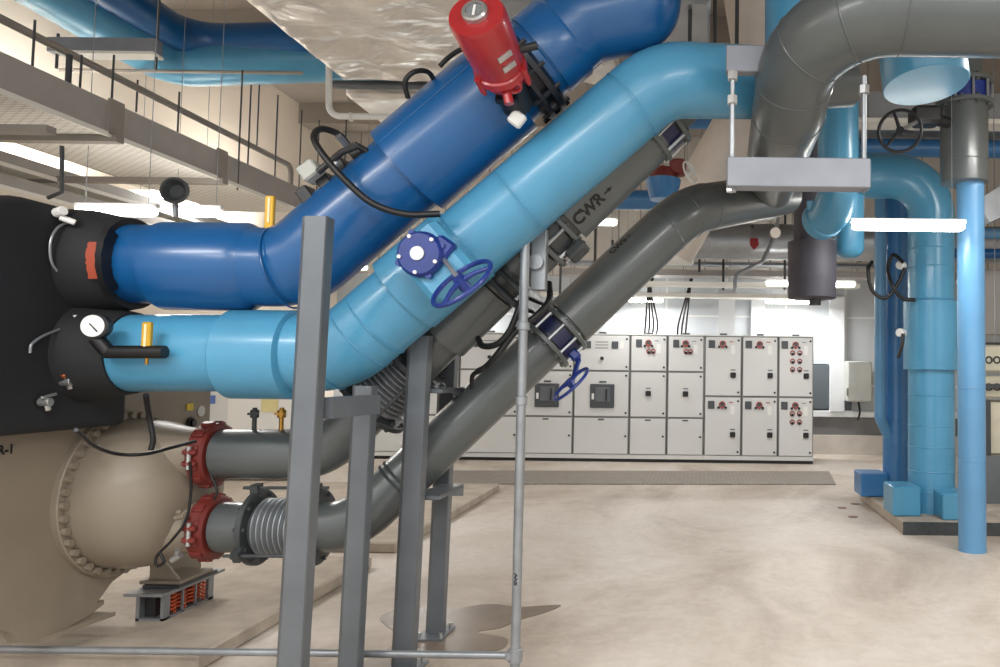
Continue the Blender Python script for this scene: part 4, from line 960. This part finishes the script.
# rectangular ducts & trays, far
def hbox(name, x0, x1, y0, y1, z, dep, m, lab, cat, ch=0.01):
    a = P(x0, y1, z); b = P(x1, y0, z); cz = (P((x0 + x1) / 2, y1, z).z, P((x0 + x1) / 2, y0, z).z)
    o = tag(build(name, MB().bb(a.x, b.x, z, z + dep, cz[0], cz[1], ch), m), lab, cat)
    if z < 13 and b.x - a.x > 1.5:
        for e in (0.1, 0.5, 0.9): build('suspension_rod', MB().cyl((a.x + (b.x - a.x) * e, z + dep / 2, cz[1]), (a.x + (b.x - a.x) * e, z + dep / 2, ZC - 0.02), 0.006, 6), STEEL, o)
    return o
hbox('rectangular_duct', 820, 1060, 92, 122, 9.0, 0.8, DUCT, 'grey rectangular duct behind the black handwheel', 'duct')
hbox('cable_tray', 850, 1060, 118, 123, 8.8, 0.3, TRAYW, 'white cable tray edge below the rectangular duct at right', 'cable tray')
hbox('cable_tray', 560, 1060, 271, 277, 12.5, 0.4, TRAYG, 'grey cable tray crossing above the switchboard', 'cable tray', 0.004)
hbox('cable_tray', 600, 860, 282, 286, 11.8, 0.3, TRAYW, 'thin white cable tray crossing above the switchboard', 'cable tray', 0.004)
hbox('cable_tray', 540, 830, 293, 297, 12.9, 0.3, TRAYW, 'lowest white tray just above the switchboard', 'cable tray', 0.004)
hbox('cable_ladder', 560, 900, 262, 265, 13.2, 0.3, STEEL, 'steel cable ladder right against the back wall', 'cable tray', 0.004)
a = P(729, 296, 12.9)
tag(build('vertical_cable_tray', MB().bb(P(722, 0, 13.2).x, P(738, 0, 13.2).x, 13.2, 13.3, TOP, P(729, 290, 13.2).z), PILW), 'perforated steel tray dropping to the third cubicle', 'cable tray')
for i, (px, y0, y1, z) in enumerate(((724, 130, 290, 12.4), (700, 150, 272, 12.0), (785, 195, 290, 12.0), (860, 190, 262, 12.0), (595, 205, 290, 12.2), (612, 240, 296, 11.5), (560, 262, 330, 12.2), (752, 225, 228, 11.0))):
    hanger(px, y0, y1, z, 0.02, ['rod above the third cubicle', 'rod beside the silver duct collar', 'rod just left of the charcoal drop pipe', 'rod right of the charcoal drop pipe', 'rod in the gap under the pipe lettering', 'rod right of the gap lamp', 'rod left of the rising grey pipe', 'short rod over the red tag'][i] + ', far back')
# small sprinkler conduit left of charcoal
tag(build('sprinkler_conduit', MB().tube(fillet([P(735, 291, 11), P(735, 275, 11), P(762, 262, 11), P(775, 235, 11), P(782, 190, 11)], 0.1), 0.03, 10), STEEL), 'thin bent steel conduit rising left of the charcoal drop pipe', 'conduit')
tag(build('dangling_disc', MB().lathe(P(775, 233, 7.0), (0.2, -1, 0), [(0, 0.05), (0.02, 0.05)], 20).cyl(P(775, 222, 7.01), P(779, 190, 7.01), 0.006, 8), CREAM), 'small cream disc tag hanging by the charcoal drop pipe', 'tag')
# ------------------------------------------------------------------ upper left pipes, foil duct, trays
YH = 8.4
dk, path = run('dark_blue_header', 'dark blue header pipe at the top left bending behind the foil duct', 'pipe', [P(10, -70, 6.2), P(190, 44, YH), P(420, 38, YH)], S(19, YH), [0.42], NAVY)
te, path = run('teal_header', 'teal blue header pipe at the top left beneath the dark blue one', 'pipe', [P(-60, -75, 5.9), P(172, 66, YH - 0.05), P(420, 58, YH + 0.25)], S(21, YH), [0.36], SKY)
q0 = P(175, 66, YH)
# unistrut
zz = 6.6
a = P(46, 53, zz); b = P(155, 38, zz)
t = thing('channel_hanger', 'grey channel bracket under the top left blue headers', 'support channel', a)
build('channel', MB().bb(a.x, b.x, zz, zz + 0.1, a.z + 0.02, a.z + 0.15, 0.003), STRUT, t)
build('channel_lip', MB().bb(a.x + 0.1, b.x, zz - 0.02, zz + 0.12, a.z - 0.005, a.z + 0.02), TRAYW, t)
for px in (52, 152): c = P(px, 60, zz); build('rod', MB().cyl((c.x, zz + 0.05, a.z - 0.12), (c.x, zz + 0.05, ZC if px > 100 else a.z + 0.2), 0.012, 8), GREYD, t)
# foil duct
DZ = 4.55
fl = PH(250, 0, DZ); fr_ = PH(343, 80, DZ)
XL = fr_.x; YN = fr_.y
mb = MB(); nx, ny = 90, 90
def fb(x, y): return 0.16 * abs(noise.noise(V((x * 0.8, y * 2.2, 3)))) + 0.09 * abs(noise.noise(V((x * 2.2, y * 4.0, 7)))) - 0.06
X1_ = XL + 2.9; y_n = 3.9
for j in range(ny + 1):
    for i in range(nx + 1):
        x = XL + (X1_ - XL) * i / nx; y = y_n + (YN - y_n) * j / ny
        e = min(1, i / 3, (nx - i) / 3, j / 3.0, (ny - j) / 3.0)
        mb.v.append(V((x, y, DZ - 0.02 + e * fb(x, y) + (1 - e) * 0.03)))
for j in range(ny):
    for i in range(nx):
        o_ = j * (nx + 1) + i; mb.f.append((o_, o_ + nx + 1, o_ + nx + 2, o_ + 1))
b_ = len(mb.v)
t = thing('foil_duct', 'large crinkled silver foil wrapped duct at the top', 'duct', (XL + 1.4, 5.5, DZ))
build('foil_underside', mb, FOIL, t)
build('duct_box', MB().bb(XL + 0.01, X1_ - 0.01, y_n + 0.01, YN - 0.01, DZ + 0.03, DZ + 0.8, 0.02), FOIL, t)
q = P(357, 92, 8.6); q2 = P(440, 108, 8.6)
mb = MB(); n_ = 20
for j in range(2):
    for i in range(n_ + 1):
        x = q.x + (q2.x - q.x) * i / n_
        mb.v.append(V((x, 8.1 if j == 0 else 9.3, P(360, 107, 8.6).z + 0.05 + 0.04 * noise.noise(V((x * 4, j * 3, 1))))))
tag(build('foil_duct', MB().bb(q.x, q2.x + 0.6, 8.3, 9.5, P(380, 108, 8.6).z + 0.02, P(380, 88, 8.6).z, 0.04), FOIL), 'smaller foil wrapped duct piece just beyond the big foil duct', 'duct')
hcyl('grey_conduit_pipe', 334, 470, 85.5, 8.0, 4.2, STEELP, 'grey horizontal pipe at the far edge of the foil duct')
tag(build('white_drain_pipe', MB().tube(fillet([P(329, 60, 7.6), P(329, 116, 7.6), P(395, 117, 7.6)], 0.12), S(3.2, 7.6), 14).cyl(P(350, 117, 7.6), P(352, 117, 7.6), S(4.6, 7.6), 12), WHITE), 'white plastic drain pipe bending below the foil duct corner', 'pipe')
# metal duct strip at top between actuator and blue pipe
tag(build('sheet_metal_duct', MB().bb(P(508, 0, 5.2).x, P(640, 0, 5.2).x + 0.5, 4.9, 5.6, P(560, 22, 5.2).z, P(560, 22, 5.2).z + 0.5, 0.02), DUCT), 'galvanised duct behind the red actuator at the top', 'duct')
# big cable trays, left
def tray(XS, w, zt, zb, y0, y1, lab, m_side, m_bot, joints=()):
    t = thing('cable_trunking', lab, 'cable tray', (XS, y0, zb), 'overhead cable trays at left')
    build('side_rail', MB().bb(XS - 0.02, XS, y0, y1, zb, zt), m_side, t)
    build('rail_lip', MB().bb(XS - 0.01, XS + 0.015, y0, y1, zb - 0.02, zb + 0.015), TRAYW, t)
    build('side_rail', MB().bb(XS - w, XS - w + 0.02, y0, y1, zb, zt), m_side, t)
    build('tray_bottom', MB().bb(XS - w, XS - 0.02, y0, y1, zb, zb + 0.012), m_bot, t)
    for j in joints: build('joint_plate', MB().bb(XS, XS + 0.02, j - 0.07, j + 0.07, zb, zt + 0.02), PAINTG, t)
    return t
XT = -4.5
tz = PX(0, 51, XT).z; bzz = PX(0, 91, XT).z
slots = brick_mat('slotted_tray', (246, 245, 240), (200, 194, 184), 0.09, 0.035, 0.5, 0.008, 0.5, (0, 0, 0), 0.0)
j1 = PX(115, 110, XT).y; j2 = PX(221, 160, XT).y
yend = PX(305, 205, XT).y
tray(XT, 0.95, tz, bzz, 2.5, yend, 'large grey cable tray with slotted white underside at the upper left', TRAYG, slots, (j1, j2))
tray(-6.0, 0.5, PX(0, 150, -6.0).z, PX(0, 163, -6.0).z, 5, 11.5, 'lower narrower cable tray beyond the large one', TRAYG, TRAYW)
tray(-6.0, 0.5, PX(0, 172, -6.0).z, PX(0, 186, -6.0).z, 5, 11.5, 'lowest narrow cable tray just above the chiller', TRAYG, TRAYW)
for y_, zt_, lab in ((j1, bzz - 0.05, 'long grey cross channel under the large cable tray'), (j1 - 0.6, bzz - 0.17, 'second grey cross channel lower under the large cable tray'), (j2, bzz - 0.05, 'far grey cross channel under the large cable tray')):
    tag(build('cross_channel', MB().bb(-6.9, XT + 0.05, y_ - 0.04, y_ + 0.04, zt_, zt_ + 0.05), PAINTG), lab, 'support channel')
# conduit above tray
XCn = -4.9
a = PX(-40, -2, XCn); b = PX(291, 166, XCn)
tag(build('overhead_conduit', MB().tube(fillet([a, b, b - V((0, 0, 0.5))], 0.08), 0.03, 12), PAINTG), 'grey conduit running above the large cable tray then dropping at its end', 'conduit')
tag(build('overhead_conduit', MB().cyl(PX(60, 70, -6.9), PX(60, 70, -6.9) + V((2.6, 0.0, 0)), 0.02, 8), PAINTG), 'thin grey cross conduit behind the channel bracket', 'conduit')
tag(build('overhead_conduit', MB().cyl(P(205, 80.5, 9.5), P(345, 82, 9.5), 0.025, 8), PAINTG), 'thin horizontal conduit below the dark blue header bend', 'conduit')
for i, (px, y0, y1, z) in enumerate(((33, 20, 92, 5.0), (68, 55, 112, 5.3), (80, 55, 120, 5.6), (112, 55, 135, 5.8), (137, 80, 112, 6.4), (178, 92, 156, 6.4), (240, 70, 190, 7.2), (249, 85, 188, 7.6), (258, 85, 150, 8.5), (276, 95, 196, 7.9), (300, 110, 205, 9.0), (318, 120, 190, 9.5), (345, 118, 190, 9.5))):
    hanger(px, y0, y1, z, 0.008 if i != 1 else 0.02, ['rod farthest left on the large tray', 'thick dark rod on the large tray under the channel bracket', 'thin rod right of the thick dark one', 'rod at the first joint plate of the tray',
        'short rod between the two tray joints, near the conduit', 'rod hanging from the teal header end', 'rod below the left end of the dark blue bend', 'rod close right of the bend rod', 'short rod with hook near the tray end', 'rod near the tray end', 'rod just beyond the tray end', 'rod above the flow switch', 'rod dropping from the red-banded drain pipe'][i])
rc_ = PX(190, 0, -5)
# rod + bracket over chiller
tag(build('light_bracket', MB().tube([P(62, 146, 5.2), P(62, 192, 5.2), P(48, 198, 5.2)], 0.014, 8), GREYD), 'thin dark rod dropping over the top of the black chiller end', 'hanger rod')
t = thing('alarm_horn', 'round black horn on a short bracket above the left lamps', 'horn', P(175, 205, 5.4))
build('horn_body', MB().lathe(P(184, 195, 5.5), (0.1, -1, 0.05), [(0, 0.02), (0.05, 0.06), (0.1, 0.095), (0.13, 0.097), (0.13, 0.08), (0.09, 0.05)], 28), GREYD, t)
build('horn_bracket', MB().cyl(P(175, 197, 5.5), P(176, 217, 5.5), 0.02, 10), STEEL, t)
hbox('wall_duct', 92, 158, 172, 184, 9.0, 0.5, TRAYW, 'short cream duct behind the black horn above the chiller', 'duct')
# ------------------------------------------------------------------ lamps
LG = 'ceiling hung linear lamps'
def lamp(x0, x1, py, z, lab, power=18, tilt=0):
    a = P(x0, py, z); b = P(x1, py, z); zc = P((x0 + x1) / 2, py, z).z
    t = thing('linear_lamp', lab, 'lamp', ((a.x + b.x) / 2, z, zc), LG)
    build('lamp_housing', MB().bb(a.x, b.x, z - 0.022, z + 0.022, zc + 0.03, zc + 0.07, 0.005), WHITE, t)
    build('diffuser', MB().bb(a.x + 0.02, b.x - 0.02, z - 0.05, z + 0.05, zc - 0.03, zc + 0.035, 0.02), TUBE, t)
    for e in (0.12, 0.88): build('suspension_rod', MB().cyl((a.x + (b.x - a.x) * e, z, zc + 0.07), (a.x + (b.x - a.x) * e, z, ZC - 0.02), 0.003, 6), STEEL, t)
    add_area((a.x + b.x) / 2, z, zc - 0.05, b.x - a.x, power)
def add_area(x, y, z, L_, power, rot=0, w=0.1):
    l = bpy.data.lights.new('lamp_light', 'AREA'); l.shape = 'RECTANGLE'; l.size = max(L_, 0.3); l.size_y = w; l.energy = power; l.color = (1, 0.985, 0.96)
    o = bpy.data.objects.new('lamp_light', l); COL.objects.link(o); o.location = (x, y, z); o.rotation_euler = (0, 0, rot); return o
lamp(850, 966, 227, 6.3, 'bright linear lamp in front of the thick blue riser at right', 14)
lamp(75, 158, 212, 5.9, 'linear lamp above the black chiller end, left of the horn', 30)
lamp(170, 222, 213, 6.6, 'shorter linear lamp right of the horn above the dark blue pipe', 25)
lamp(130, 215, 196, 8.5, 'far linear lamp behind the black horn', 20)
lamp(592, 618, 223, 10.0, 'small lamp in the gap below the return pipe lettering', 20)
lamp(614, 650, 284, 12.0, 'far lamp seen just right of the rising grey pipe', 20)
lamp(628, 664, 300.5, 13.7, 'lowest far lamp just right of the rising grey pipe', 50)
lamp(765, 798, 284, 11.0, 'far lamp just left of the charcoal drop pipe', 20)
lamp(764, 820, 302, 13.7, 'far lamp below the charcoal drop pipe', 50)
lamp(818, 856, 285, 11.0, 'far lamp just right of the charcoal drop pipe', 20)
lamp(338, 368, 268, 11.5, 'far lamp peeking between the blue pipes', 20)
lamp(400, 470, 300, 13.7, 'far lamp hidden mostly behind the light blue pipe', 50)
# unseen fill lamps added to brighten the near floor (behind and above the camera)
for i, (x, y, z) in enumerate(((-1.0, 0.6, 3.6), (1.8, 1.0, 3.6), (-3.2, 1.2, 3.4), (4.2, 3.0, 3.6), (0.6, -1.2, 3.6), (3.0, 5.2, 3.9), (-2.8, -1.0, 3.6))):
    t = thing('linear_lamp', 'added fill lamp hung out of view to brighten the near floor', 'lamp', (x, y, z), LG)
    build('lamp_housing', MB().bb(x - 0.6, x + 0.6, y - 0.05, y + 0.05, z + 0.03, z + 0.07, 0.01), WHITE, t)
    build('diffuser', MB().bb(x - 0.58, x + 0.58, y - 0.045, y + 0.045, z - 0.035, z + 0.03, 0.02), TUBE, t)
    for e in (-0.45, 0.45): build('suspension_rod', MB().cyl((x + e, y, z + 0.07), (x + e, y, ZC - 0.02), 0.005, 6), STEEL, t)
    add_area(x, y, z - 0.05, 1.2, 52)
# fill strips added on the left only to brighten the cream wall
for (x, y, z) in ((-6.45, 7.4, 3.35), (-6.45, 10.6, 3.35)):
    t = thing('added_wall_fill', 'added fill strip above the narrow cable trays, brightening the cream wall, %s' % ('nearer' if y < 8 else 'farther'), 'lamp', (x, y, z), LG)
    build('lamp_housing', MB().bb(x - 0.05, x + 0.05, y - 0.6, y + 0.6, z - 0.07, z - 0.03), WHITE, t)
    build('diffuser', MB().bb(x - 0.045, x + 0.045, y - 0.58, y + 0.58, z - 0.03, z + 0.035, 0.02), TUBE, t)
    o = add_area(x, y, z + 0.06, 0.1, 50, 0, 1.2); o.rotation_euler = (0, math.radians(125), 0); o.data.spread = math.radians(130); o.data.size = 0.1; o.data.color = (1, 0.95, 0.88)
# ------------------------------------------------------------------ right edge machinery
t = thing('cream_machine', 'cream machine with round vents at the far right edge behind the slim pipe', 'machine', P(995, 470, 8.6))
a = P(983, 400, 8.6); b = P(1040, 350, 8.6)
for y0_, y1_, nm in ((345, 372, 'vent_module'), (376, 398, 'vent_module'), (402, 455, 'lower_panel')):
    m1 = P(990, y1_, 8.6).z; m2 = P(990, y0_, 8.6).z
    build(nm, MB().bb(a.x, a.x + 1.0, 8.6, 9.2, m1, m2, 0.02), mat('cream_paint', (212, 206, 184), 0.5), t)
for py in (360, 387):
    for px in (989, 997):
        c = P(px, py, 8.59); build('round_vent', MB().torus(c, (0, 1, 0), 0.035, 0.01, 20, 6), GREYD, t)
build('frame_upright', MB().bb(a.x - 0.03, a.x + 0.05, 8.5, 8.58, 0.12, P(990, 400, 8.5).z), GREYD, t)
build('frame_rail', MB().bb(a.x - 0.03, a.x + 1.0, 8.5, 8.58, P(990, 388, 8.5).z, P(990, 384, 8.5).z), GREYD, t)
build('frame_leg', MB().bb(a.x - 0.06, a.x + 1.0, 8.4, 8.5, 0.12, P(990, 455, 8.5).z), STEELP, t)
t = thing('square_duct_elbow', 'silver duct elbow at the right edge above the thin sky blue pipe', 'duct', P(995, 210, 8.0))
build('duct_body', MB().prism([P(984, 196, 8.0), P(1040, 160, 8.0), P(1040, 200, 8.0), P(990, 222, 8.0), P(983, 212, 8.0)], (0, 0.5, 0)), DUCT, t, 0.3)
hbox('wall_louvre', 985, 1060, 270, 335, 10.0, 0.2, TRAYG, 'grey louvred panel at the far right edge', 'panel')
hcyl('grey_conduit_pipe', 984, 1060, 345, 8.7, 2.2, GREYD, 'dark bar across the top of the cream machine')
# ------------------------------------------------------------------ world, view
w = bpy.data.worlds.new('world'); SC.world = w; w.use_nodes = True
w.node_tree.nodes['Background'].inputs[0].default_value = (0.98, 0.99, 1.0, 1); w.node_tree.nodes['Background'].inputs[1].default_value = 1.25
SC.view_settings.view_transform = 'Standard'; SC.view_settings.look = 'None'; SC.view_settings.gamma = 1; SC.view_settings.use_curve_mapping = False
SC.view_settings.exposure = 0.15
